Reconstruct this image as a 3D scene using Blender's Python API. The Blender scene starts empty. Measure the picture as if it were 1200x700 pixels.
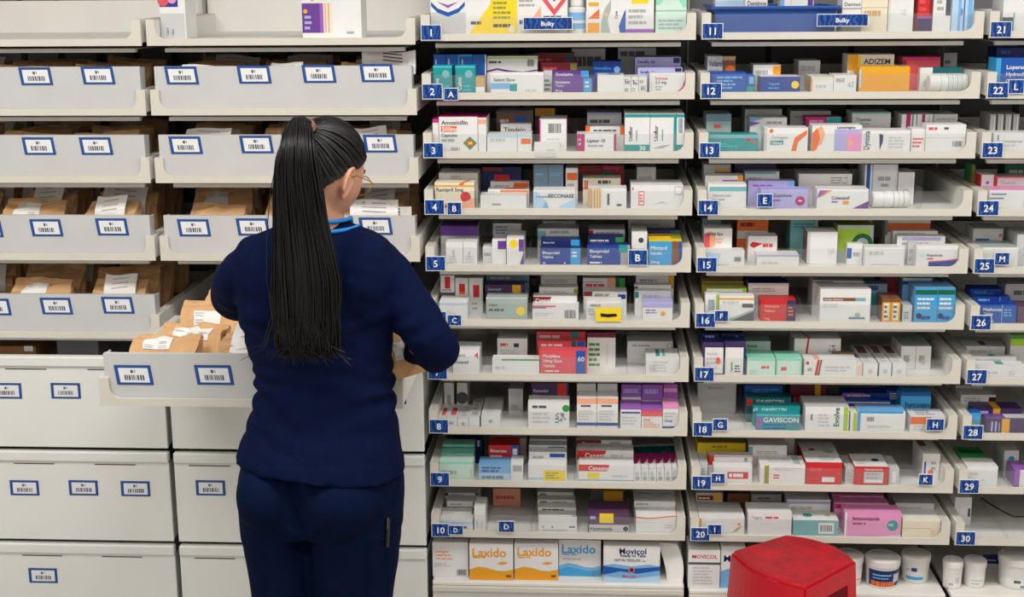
import bpy, bmesh, math, random
from mathutils import Vector, Matrix, noise

scene = bpy.context.scene
COL = scene.collection
random.seed(7)
PI = math.pi

# ------------------------------------------------------------------ camera
F_PX, CX, CY = 1648.6, 600.0, 350.0          # focal length in pixels of a 1200 x 700 frame
YAW, PITCH, ROLL = -0.0611, 0.2256, 0.0078
CAM = Vector((0.0, -3.5986, 1.9))
fwd = Vector((math.sin(YAW)*math.cos(PITCH), math.cos(YAW)*math.cos(PITCH), -math.sin(PITCH)))
rgt0 = Vector((math.cos(YAW), -math.sin(YAW), 0.0))
dwn0 = -(rgt0.cross(fwd))
rgt = math.cos(ROLL)*rgt0 + math.sin(ROLL)*dwn0
dwn = -math.sin(ROLL)*rgt0 + math.cos(ROLL)*dwn0
cam_data = bpy.data.cameras.new('camera')
cam_data.sensor_width = 36.0
cam_data.lens = F_PX/1200.0*36.0
cam_data.shift_x = 3.3/1200.0
cam = bpy.data.objects.new('camera', cam_data)
COL.objects.link(cam)
m3 = Matrix((rgt, -dwn, -fwd)).transposed()
cam.matrix_world = Matrix.Translation(CAM) @ m3.to_4x4()
scene.camera = cam
PX = 596.7                                    # principal point column

def at(x, y, Y):
    """world point seen at photo pixel x,y standing on the vertical plane Y"""
    v = fwd + rgt*((x-PX)/F_PX) + dwn*((y-CY)/F_PX)
    return CAM + v*((Y-CAM.y)/v.y)
def atz(x, y, z):
    v = fwd + rgt*((x-PX)/F_PX) + dwn*((y-CY)/F_PX)
    return CAM + v*((z-CAM.z)/v.z)
def proj(p):
    v = Vector(p)-CAM; z = v.dot(fwd)
    return PX+F_PX*v.dot(rgt)/z, CY+F_PX*v.dot(dwn)/z
def x_at(px, Y, z):
    X = at(px, 350, Y).x
    for _ in range(4):
        X = at(px, proj((X, Y, z))[1], Y).x
    return X

# ------------------------------------------------------------------ world, lamps, exposure
scene.view_settings.view_transform = 'Standard'
scene.view_settings.look = 'None'
scene.view_settings.exposure = -0.42
scene.view_settings.gamma = 1.0
scene.view_settings.use_curve_mapping = False
world = bpy.data.worlds.new('world'); scene.world = world
world.use_nodes = True
world.node_tree.nodes['Background'].inputs[0].default_value = (0.9, 0.95, 1.0, 1)
world.node_tree.nodes['Background'].inputs[1].default_value = 0.05
CEIL = 3.0
LAMPS = [(-1.7, -1.4), (0.0, -1.4), (1.7, -1.4), (-1.7, -3.2), (0.0, -3.2), (1.7, -3.2), (-1.7, -4.8), (0.0, -4.8), (1.7, -4.8)]
LAMP_W = [34, 34, 34, 16, 16, 16, 8, 8, 8]

# ------------------------------------------------------------------ materials
def lin(c):
    return tuple(((x/255.0)/12.92 if x/255.0 <= 0.04045 else ((x/255.0+0.055)/1.055)**2.4) for x in c)
HEX = dict(white=(230,229,227), offw=(222,218,210), cream=(232,222,198), grey=(170,170,172), lgrey=(200,200,200), dgrey=(84,86,92),
  black=(28,28,32), navy=(24,38,96), blue=(28,84,170), royal=(22,60,150), sky=(60,160,216), lblue=(120,178,226), pblue=(182,212,238),
  slate=(116,140,162), teal=(28,148,150), dteal=(20,98,104), cyan=(60,188,206), mint=(148,218,192), pmint=(206,232,218), green=(52,150,74), dgreen=(22,96,60),
  lime=(164,196,60), olive=(150,152,66), yellow=(244,212,40), gold=(230,166,36), amber=(238,160,40), orange=(232,112,44), peach=(242,172,140),
  red=(206,40,44), dred=(138,32,40), coral=(222,84,94), pink=(228,150,196), hot=(206,44,120), magenta=(176,32,108), maroon=(112,30,60),
  purple=(104,62,146), dpurple=(66,44,92), violet=(150,92,180), lilac=(176,172,220), plum=(92,60,92), brown=(128,84,58), tan=(202,164,116), ink=(70,72,84), sage=(168,182,176), lteal=(120,180,186))
MATS = {}
def base_mat(name, rgb, rough=0.5, spec=0.4):
    m = bpy.data.materials.new(name); m.use_nodes = True
    b = m.node_tree.nodes['Principled BSDF']
    b.inputs['Base Color'].default_value = (*rgb, 1)
    b.inputs['Roughness'].default_value = rough
    b.inputs['Specular IOR Level'].default_value = spec
    return m, m.node_tree, b
def add_noise(nt, b, rgb, amount=0.06, scale=30.0, bump=0.0, bscale=None, stretch=(1,1,1), detail=3.0):
    tc = nt.nodes.new('ShaderNodeTexCoord'); mp = nt.nodes.new('ShaderNodeMapping')
    mp.inputs['Scale'].default_value = stretch
    nt.links.new(tc.outputs['Object'], mp.inputs['Vector'])
    n = nt.nodes.new('ShaderNodeTexNoise'); n.inputs['Scale'].default_value = scale; n.inputs['Detail'].default_value = detail
    nt.links.new(mp.outputs[0], n.inputs['Vector'])
    r = nt.nodes.new('ShaderNodeValToRGB')
    r.color_ramp.elements[0].position = 0.3; r.color_ramp.elements[1].position = 0.7
    r.color_ramp.elements[0].color = (*[max(0, c*(1-amount)) for c in rgb], 1)
    r.color_ramp.elements[1].color = (*[min(1, c*(1+amount)) for c in rgb], 1)
    nt.links.new(n.outputs['Fac'], r.inputs[0]); nt.links.new(r.outputs[0], b.inputs['Base Color'])
    if bump:
        n2 = nt.nodes.new('ShaderNodeTexNoise'); n2.inputs['Scale'].default_value = bscale or scale; n2.inputs['Detail'].default_value = 4
        nt.links.new(mp.outputs[0], n2.inputs['Vector'])
        bp = nt.nodes.new('ShaderNodeBump'); bp.inputs['Strength'].default_value = bump; bp.inputs['Distance'].default_value = 0.01
        nt.links.new(n2.outputs['Fac'], bp.inputs['Height']); nt.links.new(bp.outputs[0], b.inputs['Normal'])
def M(name):
    """printed card in one of the named colours"""
    if name not in MATS:
        rgb = lin(HEX[name])
        m, nt, b = base_mat('card_'+name, rgb, 0.42, 0.35)
        add_noise(nt, b, rgb, 0.035, 14.0)
        MATS[name] = m
    return MATS[name]
def special(name, rgb255, rough=0.5, spec=0.4, **kw):
    rgb = lin(rgb255)
    m, nt, b = base_mat(name, rgb, rough, spec)
    if kw: add_noise(nt, b, rgb, **kw)
    MATS[name] = m
    return m
special('tray_white', (214,209,198), 0.42, 0.4, amount=0.03, scale=5.0)
special('tray_inner', (232,230,224), 0.45, 0.35, amount=0.03, scale=6.0)
special('insert_white', (200,200,200), 0.35, 0.4, amount=0.03, scale=9.0)
special('cabinet_white', (230,230,226), 0.45, 0.35, amount=0.025, scale=4.0)
special('dark_metal', (44,44,46), 0.55, 0.3, amount=0.1, scale=8.0)
special('back_grey', (118,118,120), 0.6, 0.3, amount=0.08, scale=5.0)
special('upright_grey', (176,174,168), 0.5, 0.3, amount=0.05, scale=8.0)
special('label_blue', (38,78,146), 0.45, 0.35, amount=0.06, scale=30.0)
special('label_white', (232,233,236), 0.4, 0.35, amount=0.02, scale=20.0)
special('floor_grey', (168,165,160), 0.5, 0.35, amount=0.1, scale=12.0)
special('wall_paint', (232,230,225), 0.7, 0.2, amount=0.02, scale=6.0)
special('kraft', (208,164,118), 0.72, 0.2, amount=0.12, scale=16.0, bump=0.6, bscale=30.0)
special('kraft_dark', (160,118,84), 0.75, 0.2, amount=0.14, scale=16.0, bump=0.35, bscale=38.0)
special('paper', (232,230,226), 0.6, 0.25, amount=0.03, scale=20.0, bump=0.12, bscale=30.0)
special('navy_top', (9,19,50), 0.88, 0.06, amount=0.1, scale=60.0, bump=0.10, bscale=260.0)
special('navy_trouser', (5,18,46), 0.86, 0.07, amount=0.1, scale=60.0, bump=0.10, bscale=260.0)
special('blue_trim', (44,128,206), 0.7, 0.2, amount=0.06, scale=60.0)
special('skin', (206,150,122), 0.5, 0.35, amount=0.06, scale=30.0, bump=0.04, bscale=300.0)
special('lip_skin', (176,96,90), 0.45, 0.4, amount=0.05, scale=60.0)
special('eye_white', (230,228,224), 0.25, 0.5, amount=0.02, scale=60.0)
special('eye_dark', (38,24,18), 0.2, 0.5, amount=0.05, scale=60.0)
special('hair', (13,11,12), 0.42, 0.4, amount=0.5, scale=90.0)
special('hair_tie', (120,84,72), 0.6, 0.3, amount=0.1, scale=90.0)
special('gold_metal', (196,160,96), 0.25, 0.6, amount=0.05, scale=60.0)
special('pen_black', (16,16,18), 0.3, 0.5, amount=0.1, scale=60.0)
special('tub_white', (226,224,220), 0.35, 0.45, amount=0.02, scale=10.0)
special('bin_blue', (26,78,158), 0.4, 0.45, amount=0.05, scale=10.0)
special('box_brown', (152,110,70), 0.7, 0.2, amount=0.08, scale=20.0)
special('shoe_dark', (26,26,30), 0.6, 0.3, amount=0.1, scale=30.0)
MATS['gold_metal'].node_tree.nodes['Principled BSDF'].inputs['Metallic'].default_value = 0.9
# number plate: blue print with soft ripples
def plate_mat():
    m, nt, b = base_mat('plate_blue', lin((20,64,140)), 0.4, 0.4)
    tc = nt.nodes.new('ShaderNodeTexCoord'); w = nt.nodes.new('ShaderNodeTexWave')
    w.inputs['Scale'].default_value = 24; w.inputs['Distortion'].default_value = 9; w.inputs['Detail Scale'].default_value = 1.5
    nt.links.new(tc.outputs['Object'], w.inputs['Vector'])
    r = nt.nodes.new('ShaderNodeValToRGB')
    r.color_ramp.elements[0].color = (*lin((10,40,108)), 1); r.color_ramp.elements[1].color = (*lin((24,92,176)), 1)
    r.color_ramp.elements[0].position = 0.35
    nt.links.new(w.outputs['Color'], r.inputs[0]); nt.links.new(r.outputs[0], b.inputs['Base Color'])
    MATS['plate_blue'] = m
plate_mat()
def clear_mat(name, tint, gloss=0.10):
    m = bpy.data.materials.new(name); m.use_nodes = True; nt = m.node_tree
    nt.nodes.remove(nt.nodes['Principled BSDF'])
    t = nt.nodes.new('ShaderNodeBsdfTransparent'); t.inputs[0].default_value = (*tint, 1)
    g = nt.nodes.new('ShaderNodeBsdfGlossy'); g.inputs['Roughness'].default_value = 0.08
    d = nt.nodes.new('ShaderNodeBsdfDiffuse'); d.inputs[0].default_value = (0.85, 0.86, 0.86, 1)
    mx0 = nt.nodes.new('ShaderNodeMixShader'); mx0.inputs[0].default_value = gloss
    nt.links.new(t.outputs[0], mx0.inputs[1]); nt.links.new(d.outputs[0], mx0.inputs[2])
    mx = nt.nodes.new('ShaderNodeMixShader'); mx.inputs[0].default_value = 0.03
    nt.links.new(mx0.outputs[0], mx.inputs[1]); nt.links.new(g.outputs[0], mx.inputs[2])
    nt.links.new(mx.outputs[0], nt.nodes['Material Output'].inputs[0])
    MATS[name] = m
clear_mat('acrylic', (0.98, 0.985, 0.985), 0.03)
clear_mat('lens_glass', (0.97, 0.97, 0.97), 0.02)
def red_plastic():
    m, nt, b = base_mat('red_plastic', lin((200,14,34)), 0.38, 0.45)
    tc = nt.nodes.new('ShaderNodeTexCoord')
    n1 = nt.nodes.new('ShaderNodeTexNoise'); n1.inputs['Scale'].default_value = 9; n1.inputs['Detail'].default_value = 8; n1.inputs['Roughness'].default_value = 0.75
    nt.links.new(tc.outputs['Object'], n1.inputs['Vector'])
    r = nt.nodes.new('ShaderNodeValToRGB'); r.color_ramp.elements[0].position = 0.40; r.color_ramp.elements[1].position = 0.60
    r.color_ramp.elements[0].color = (0,0,0,1); r.color_ramp.elements[1].color = (1,1,1,1)
    nt.links.new(n1.outputs['Fac'], r.inputs[0])
    ge = nt.nodes.new('ShaderNodeSeparateXYZ'); g2 = nt.nodes.new('ShaderNodeNewGeometry')
    nt.links.new(g2.outputs['Normal'], ge.inputs[0])
    mm = nt.nodes.new('ShaderNodeMath'); mm.operation = 'MULTIPLY'; mm.use_clamp = True     # scuffs only where feet tread
    st = nt.nodes.new('ShaderNodeMath'); st.operation = 'GREATER_THAN'; st.inputs[1].default_value = 0.9
    nt.links.new(ge.outputs[2], st.inputs[0]); nt.links.new(st.outputs[0], mm.inputs[0]); nt.links.new(r.outputs[0], mm.inputs[1])
    m5 = nt.nodes.new('ShaderNodeMath'); m5.operation = 'MULTIPLY'; m5.inputs[1].default_value = 0.6
    nt.links.new(mm.outputs[0], m5.inputs[0])
    mx = nt.nodes.new('ShaderNodeMix'); mx.data_type = 'RGBA'
    mx.inputs['A'].default_value = (*lin((200,14,34)), 1); mx.inputs['B'].default_value = (*lin((84,34,36)), 1)
    nt.links.new(m5.outputs[0], mx.inputs['Factor']); nt.links.new(mx.outputs['Result'], b.inputs['Base Color'])
    n3 = nt.nodes.new('ShaderNodeTexWave'); n3.inputs['Scale'].default_value = 60; n3.inputs['Distortion'].default_value = 1.5
    nt.links.new(tc.outputs['Object'], n3.inputs['Vector'])
    m6 = nt.nodes.new('ShaderNodeMath'); m6.operation = 'MULTIPLY'
    nt.links.new(n3.outputs['Fac'], m6.inputs[0]); nt.links.new(st.outputs[0], m6.inputs[1])
    bp = nt.nodes.new('ShaderNodeBump'); bp.inputs['Strength'].default_value = 0.25; bp.inputs['Distance'].default_value = 0.003
    nt.links.new(m6.outputs[0], bp.inputs['Height']); nt.links.new(bp.outputs[0], b.inputs['Normal'])
    MATS['red_plastic'] = m
red_plastic()
def lamp_mat():
    m = bpy.data.materials.new('lamp_diffuser'); m.use_nodes = True
    b = m.node_tree.nodes['Principled BSDF']
    b.inputs['Base Color'].default_value = (0.9, 0.9, 0.9, 1)
    b.inputs['Emission Color'].default_value = (1.0, 0.97, 0.92, 1); b.inputs['Emission Strength'].default_value = 2.0
    MATS['lamp_diffuser'] = m
lamp_mat()
def getm(n): return MATS[n] if n in MATS else M(n)

# ------------------------------------------------------------------ mesh helpers
class MB:
    """collects coloured polygons, then links them as ONE mesh object"""
    def __init__(s): s.v = []; s.f = []; s.mi = []; s.mats = []
    def mat(s, n):
        if n not in s.mats: s.mats.append(n)
        return s.mats.index(n)
    def poly(s, pts, m):
        i = len(s.v); s.v += [tuple(p) for p in pts]; s.f.append(tuple(range(i, i+len(pts)))); s.mi.append(s.mat(m))
    def grid(s, rows, m, closed=False, cap=False):
        """rows: list of equal-length point lists"""
        i = len(s.v); n = len(rows[0]); k = s.mat(m)
        for r in rows: s.v += [tuple(p) for p in r]
        for a in range(len(rows)-1):
            for b in range(n if closed else n-1):
                c = (b+1) % n
                s.f.append((i+a*n+b, i+a*n+c, i+(a+1)*n+c, i+(a+1)*n+b)); s.mi.append(k)
        if cap:
            s.f.append(tuple(i+b for b in range(n))[::-1]); s.mi.append(k)
            s.f.append(tuple(i+(len(rows)-1)*n+b for b in range(n))); s.mi.append(k)
    def box(s, x0, x1, y0, y1, z0, z1, m, top=None, side=None):
        a = [(x0,y0,z0),(x1,y0,z0),(x1,y1,z0),(x0,y1,z0),(x0,y0,z1),(x1,y0,z1),(x1,y1,z1),(x0,y1,z1)]
        i = len(s.v); s.v += a
        for q, mm in (((0,3,2,1),side or m),((4,5,6,7),top or m),((0,1,5,4),m),((1,2,6,5),side or m),((2,3,7,6),m),((3,0,4,7),side or m)):
            s.f.append(tuple(i+j for j in q)); s.mi.append(s.mat(mm))
    def mesh(s, name='mesh'):
        me = bpy.data.meshes.new(name)
        me.from_pydata(s.v, [], s.f)
        for n in s.mats: me.materials.append(getm(n))
        me.polygons.foreach_set('material_index', s.mi)
        me.update()
        return me
    def build(s, name, parent=None, smooth=False, loc=None, rz=0.0):
        me = s.mesh(name)
        return link(name, me, parent, smooth, loc, rz)
def link(name, me, parent=None, smooth=False, loc=None, rz=0.0):
    o = bpy.data.objects.new(name, me); COL.objects.link(o)
    if smooth: me.polygons.foreach_set('use_smooth', [True]*len(me.polygons))
    if loc is not None: o.location = loc
    o.rotation_euler[2] = rz
    if parent: o.parent = parent
    return o
def rounded(o, deg=40):
    me = o.data; me.polygons.foreach_set('use_smooth', [True]*len(me.polygons))
    bm = bmesh.new(); bm.from_mesh(me); bmesh.ops.remove_doubles(bm, verts=bm.verts, dist=1e-5); bm.to_mesh(me); bm.free()
    me.set_sharp_from_angle(angle=math.radians(deg)); return o
def empty(name, loc=(0,0,0), rz=0.0):
    o = bpy.data.objects.new(name, None); COL.objects.link(o)
    o.location = loc; o.rotation_euler[2] = rz; o.empty_display_size = 0.05
    return o
LABELS = {}
def tag(o, label, cat, group=None):
    n = len(label.replace(',', ' ').split())
    if not 4 <= n <= 16: print('LABELLEN', n, label)
    if label in LABELS and not group: print('LABELDUP', label)
    LABELS[label] = 1
    o['label'] = label; o['category'] = cat
    if group: o['group'] = group
    return o
def struct(o): o['kind'] = 'structure'; return o
def bevel(o, w, seg=2):
    md = o.modifiers.new('bevel', 'BEVEL'); md.width = w; md.segments = seg; md.limit_method = 'ANGLE'
    return o
def tube(mb, pts, rad, m, n=8, cap=True):
    """round tube through pts; rad a number or list"""
    pts = [Vector(p) for p in pts]
    rows = []; up = None
    for i, p in enumerate(pts):
        t = (pts[min(i+1, len(pts)-1)]-pts[max(i-1, 0)]).normalized()
        if up is None:
            up = Vector((0,0,1)) if abs(t.z) < 0.9 else Vector((0,1,0))
        u = t.cross(up).normalized(); w = u.cross(t).normalized(); up = w
        r = rad[i] if isinstance(rad, (list, tuple)) else rad
        rows.append([p+u*(r*math.cos(2*PI*k/n))+w*(r*math.sin(2*PI*k/n)) for k in range(n)])
    mb.grid(rows, m, closed=True, cap=cap)
def lathe(mb, prof, m, n=28, ms=None):
    """prof: (radius, z) list turned about the z axis"""
    for i in range(len(prof)-1):
        a, b = prof[i], prof[i+1]
        mb.grid([[(a[0]*math.cos(2*PI*k/n), a[0]*math.sin(2*PI*k/n), a[1]) for k in range(n)],
                 [(b[0]*math.cos(2*PI*k/n), b[0]*math.sin(2*PI*k/n), b[1]) for k in range(n)]], ms[i] if ms else m, closed=True)
FONT = {}
def text_mesh(s):
    if s not in FONT:
        cu = bpy.data.curves.new('t', 'FONT'); cu.body = s; cu.size = 1.0; cu.resolution_u = 2; cu.offset = 0.02
        o = bpy.data.objects.new('t', cu); COL.objects.link(o)
        dg = bpy.context.evaluated_depsgraph_get()
        me = bpy.data.meshes.new_from_object(o.evaluated_get(dg))
        vs = [v.co.copy() for v in me.vertices]; fs = [tuple(p.vertices) for p in me.polygons]
        bpy.data.objects.remove(o); bpy.data.curves.remove(cu); bpy.data.meshes.remove(me)
        x0 = min(v.x for v in vs); x1 = max(v.x for v in vs)
        FONT[s] = ([(v.x-x0, v.y) for v in vs], fs, x1-x0)
    return FONT[s]
def put_text(mb, s, org, U, V, h, maxw, m, mid=False):
    """letters on the plane (org, U, V); h = capital height"""
    vs, fs, w = text_mesh(s)
    k = h/0.72; kx = min(k, maxw/max(w, 1e-6))
    ox = -w*kx/2 if mid else 0.0
    i = len(mb.v)
    mb.v += [tuple(org+U*(x*kx+ox)+V*(y*k)) for x, y in vs]
    mi = mb.mat(m)
    for f in fs: mb.f.append(tuple(i+j for j in f)); mb.mi.append(mi)

# ------------------------------------------------------------------ printed cartons
def printed(mb, ops, faces, seed):
    """flat print on the named faces; faces[key] = (origin, U, V, width, height, normal)"""
    rnd = random.Random(seed); lay = 0
    for op in [o.strip() for o in ops.split(';') if o.strip()]:
        a = op.split(); O, U, V, W, H, N = faces[a[0]]; k = a[1]; lay += 1
        def pt(u, v, e=0.0): return O+U*(u*W)+V*(v*H)+N*(0.0003+0.00012*lay+e)
        if k == 'b':
            u0, v0, u1, v1 = map(float, a[2:6]); mb.poly([pt(u0,v0),pt(u1,v0),pt(u1,v1),pt(u0,v1)], a[6])
        elif k == 'p':
            n = list(map(float, a[3:])); mb.poly([pt(n[i], n[i+1]) for i in range(0, len(n), 2)], a[2])
        elif k == 'd':
            u, v, r = map(float, a[2:5])
            mb.poly([pt(u+r*H/W*math.cos(2*PI*i/16), v+r*math.sin(2*PI*i/16)) for i in range(16)], a[5])
        elif k == 't':
            u, v, h = map(float, a[2:5]); put_text(mb, a[6].replace('_', ' '), pt(u, v), U, V, h*H, (0.97-u)*W, a[5])
        elif k == 'r':
            u, v, h = map(float, a[2:5]); put_text(mb, a[6].replace('_', ' '), pt(u, v), V, -U, h*W, (0.97-v)*H, a[5])
        elif k == 'l':
            u0, v0, u1, v1 = map(float, a[2:6]); n = int(a[6]); hh = (v1-v0)/(2*n-1) if n > 1 else (v1-v0)
            for i in range(n):
                v = v1-hh-2*i*hh; u = u0; end = u0+(u1-u0)*rnd.uniform(0.6, 1.0)
                while u < end-0.02:
                    e = min(end, u+rnd.uniform(0.08, 0.26)); mb.poly([pt(u,v),pt(e,v),pt(e,v+hh),pt(u,v+hh)], a[7]); u = e+0.025
        elif k == 'c':
            u0, v0, u1, v1 = map(float, a[2:6]); n = 11; x = u0
            while x < u1:
                e = x+(u1-u0)*rnd.choice([0.025, 0.045, 0.07]); mb.poly([pt(x,v0),pt(min(e,u1),v0),pt(min(e,u1),v1),pt(x,v1)], a[6]); x = e+(u1-u0)*rnd.choice([0.03, 0.05])
        elif k == 'q':
            u, v, s = map(float, a[2:5]); n = 6
            for i in range(n):
                for j in range(n):
                    if rnd.random() < 0.5:
                        d = s/n; r = H/W; mb.poly([pt(u+i*d*r,v+j*d),pt(u+(i+1)*d*r,v+j*d),pt(u+(i+1)*d*r,v+(j+1)*d),pt(u+i*d*r,v+(j+1)*d)], a[5])
def carton_mesh(w, dep, h, base, ops, seed, top=1.0):
    f, t, s = (base.split('/')+[base.split('/')[0]]*2)[:3] if '/' in base else (base,)*3
    mb = MB(); mb.box(-w/2, w/2, 0, dep, 0, h, f, top=t, side=s)
    X, Y, Z = Vector((1,0,0)), Vector((0,1,0)), Vector((0,0,1))
    faces = {'F': (Vector((-w/2,0,h*(1-top))), X, Z, w, h*top, -Y), 'T': (Vector((-w/2,0,h)), X, Y, w, dep, Z),
             'L': (Vector((-w/2,dep,0)), -Y, Z, dep, h, -X), 'R': (Vector((w/2,0,0)), Y, Z, dep, h, X)}
    # closing flap seam on the top
    printed(mb, ops, faces, seed)
    return mb
# ------------------------------------------------------------------ the room
def room():
    b = MB(); b.box(-3.2, 3.2, -6.0, 0.9, -0.05, 0, 'floor_grey'); struct(b.build('floor'))
    b = MB(); b.box(-3.2, 3.2, -6.0, 0.9, CEIL, CEIL+0.05, 'wall_paint'); struct(b.build('ceiling'))
    b = MB(); b.box(-3.2, 3.2, 0.85, 0.9, 0, CEIL, 'wall_paint'); struct(b.build('wall_back'))
    b = MB(); b.box(-3.2, 3.2, -6.05, -6.0, 0, CEIL, 'wall_paint'); struct(b.build('wall_front'))
    b = MB(); b.box(-3.25, -3.2, -6.0, 0.9, 0, CEIL, 'wall_paint'); struct(b.build('wall_left'))
    b = MB(); b.box(3.2, 3.25, -6.0, 0.9, 0, CEIL, 'wall_paint'); struct(b.build('wall_right'))
    names = ['left front', 'middle front', 'right front', 'left centre', 'very middle', 'right centre', 'left rear', 'middle rear', 'right rear']
    for i, ((x, y), w) in enumerate(zip(LAMPS, LAMP_W)):
        t = tag(empty('ceiling_light', (x, y, CEIL)), 'square white ceiling light panel, %s one in the ceiling' % names[i], 'ceiling light')
        b = MB()
        for a in ((-.6,.6,-.3,-.28), (-.6,.6,.28,.3), (-.6,-.58,-.28,.28), (.58,.6,-.28,.28)):
            b.box(*a, -0.03, 0, 'tray_white')
        b.build('frame', t)
        b = MB(); b.box(-.58, .58, -.28, .28, -0.012, -0.004, 'lamp_diffuser'); b.build('diffuser', t)
        L = bpy.data.lights.new('panel_lamp', 'AREA'); L.shape = 'RECTANGLE'; L.size = 1.14; L.size_y = 0.54
        L.energy = w; L.color = (1.0, 0.98, 0.955)
        lo = bpy.data.objects.new('panel_lamp', L); COL.objects.link(lo); lo.parent = t; lo.location = (0, 0, -0.035)
room()

# ------------------------------------------------------------------ bays, trays
BAY = {'A': -1.8554, 'B': -1.1494, 'C': -0.4430, 'D': 0.2630, 'E': 0.9690}     # left edge of every bay
W = 0.700
ROWZ = [1.7402, 1.5924, 1.4421, 1.2946, 1.1449, 0.9967, 0.8500, 0.6979, 0.5470, 0.3998]   # underside of each tray lip
LROWZ = [1.7319, 1.5540, 1.3775, 1.1701, 0.9550]
LIPH, POSTH, POSTW, FLOOR = 0.018, 0.066, 0.026, 0.014
BAYNAME = {'A': 'leftmost bay', 'B': 'bay behind the person', 'C': 'bay of trays one to ten', 'D': 'bay of trays eleven to twenty', 'E': 'right edge bay'}

def lip_outline(w, hb, hp, pw, r):
    p = [(0, 0), (w, 0), (w, hp), (w-pw, hp)]
    for i in range(7):
        a = i/6*PI/2; p.append((w-pw-r+r*math.cos(a), hb+r-r*math.sin(a)))
    for i in range(7):
        a = PI/2+i/6*PI/2; p.append((pw+r+r*math.cos(a), hb+r-r*math.sin(a)))
    p.append((pw, hp)); p.append((0, hp))
    return p
def extrude(mb, outline, y0, y1, m):
    a = [(x, y0, z) for x, z in outline]; b = [(x, y1, z) for x, z in outline]
    mb.poly(a, m); mb.poly(b[::-1], m)
    n = len(a)
    for i in range(n):
        j = (i+1) % n; mb.poly([a[j], a[i], b[i], b[j]], m)
TW = W-0.008
def tray_meshes(depth):
    r = {}
    b = MB(); extrude(b, lip_outline(TW, LIPH, POSTH, 0.023, 0.026), 0.0, 0.006, 'tray_white'); r['lip'] = b.mesh('front_lip')
    b = MB(); b.box(0.0, TW, 0.006, depth, FLOOR-0.006, FLOOR, 'tray_inner'); r['floor'] = b.mesh('tray_floor')
    b = MB(); b.box(0, TW, depth-0.004, depth, FLOOR, 0.06, 'tray_inner'); r['rear'] = b.mesh('rear_wall')
    b = MB(); b.box(0, 0.004, 0.006, depth, FLOOR, POSTH, 'tray_inner'); b.box(0.004, 0.022, 0.006, depth, POSTH-0.004, POSTH, 'tray_white')
    b.box(0.018, 0.022, 0.006, depth, FLOOR, POSTH-0.004, 'tray_inner'); r['side'] = b.mesh('side_rail')
    b = MB(); b.box(0.022, TW-0.022, 0.008, 0.0105, FLOOR, 0.062, 'acrylic'); r['stop'] = b.mesh('front_stop')
    b = MB(); b.box(-0.001, 0.001, 0.0115, 0.40, FLOOR, 0.070, 'acrylic'); r['div'] = b.mesh('divider')
    return r
TM = tray_meshes(0.45); TML = tray_meshes(0.60)
def plate(parent, x0, z0, w, h, txt, shear=0.0, name='number_plate', y=-0.0045, mid=True):
    mb = MB(); mb.box(0, w, 0, 0.003, 0, h, 'label_white')
    e = 0.0016
    mb.poly([(e, -0.0003, e), (w-e, -0.0003, e), (w-e, -0.0003, h-e), (e, -0.0003, h-e)], 'plate_blue')
    o = mb.build(name, parent, loc=(x0, y, z0))
    t = MB(); hh = h*(0.46 if len(txt) < 3 else 0.36)
    put_text(t, txt, Vector((w/2, -0.0007, (h-hh)/2)), Vector((1,0,0)), Vector((0,0,1)), hh, w*0.8, 'label_white', mid=True)
    t.build('lettering', o)
    return o
def make_tray(bay, row, z, label, number=None, insert=None, dividers=True, dy=0.0, dx=0.0, drop=0.0):
    left = bay in 'AB'; tm = TML if left else TM
    t = tag(empty('shelf_tray' if not insert else 'bag_drawer', (BAY[bay]+0.004+dx, dy, z)), label, 'tray' if not insert else 'drawer')
    link('tray_floor', tm['floor'], t); link('front_lip', tm['lip'], t); link('rear_wall', tm['rear'], t)
    link('side_rail', tm['side'], t); o = link('side_rail', tm['side'], t, loc=(TW, 0, 0)); o.scale = (-1, 1, 1)
    if number:
        link('front_stop', tm['stop'], t)
        if dividers:
            for f in (0.205, 0.395, 0.585, 0.775): link('divider', tm['div'], t, loc=(f*TW, 0, 0))
        plate(t, 0.001, 0.002, 0.052, 0.039, str(number))
    if insert:
        b = MB(); b.box(0.012, TW-0.012, 0.008, 0.012, FLOOR, insert, 'insert_white'); b.box(0.012, 0.016, 0.012, 0.05, FLOOR, insert, 'insert_white')
        b.box(TW-0.016, TW-0.012, 0.012, 0.05, FLOOR, insert, 'insert_white'); b.box(0.012, TW-0.012, 0.008, 0.020, insert, insert+0.003, 'insert_white')
        b.build('insert_panel', t)
    return t
def barcode_label(parent, x, y, z, shear=0.13, w=0.084, h=0.046, seed=1):
    """blue bordered sticker; x,z = its top left corner in the parent's space"""
    mb = MB(); rnd = random.Random(seed)
    def q(u0, v0, u1, v1, m, e):
        P = lambda u, v: (u*w+(1-v)*h*shear, -e, (v-1)*h)
        mb.poly([P(u0,v0), P(u1,v0), P(u1,v1), P(u0,v1)], m)
    P = lambda u, v, e: (u*w+(1-v)*h*shear, -e, (v-1)*h)
    f = [P(0,0,.0006), P(1,0,.0006), P(1,1,.0006), P(0,1,.0006)]; bk = [P(0,0,0), P(1,0,0), P(1,1,0), P(0,1,0)]
    mb.poly(f, 'label_blue')
    for i in range(4): mb.poly([f[(i+1)%4], f[i], bk[i], bk[(i+1)%4]], 'label_blue')
    q(0.10, 0.12, 0.91, 0.86, 'label_white', 0.0008)
    x0 = 0.24
    while x0 < 0.76:
        d = rnd.choice([0.02, 0.03, 0.045]); q(x0, 0.24, x0+d, 0.50, 'ink', 0.0010); x0 += d+rnd.choice([0.02, 0.03])
    q(0.43, 0.60, 0.50, 0.76, 'dgrey', 0.0010); q(0.52, 0.62, 0.56, 0.76, 'grey', 0.0010)
    return mb.build('barcode_label', parent, loc=(x, y, z))
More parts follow.
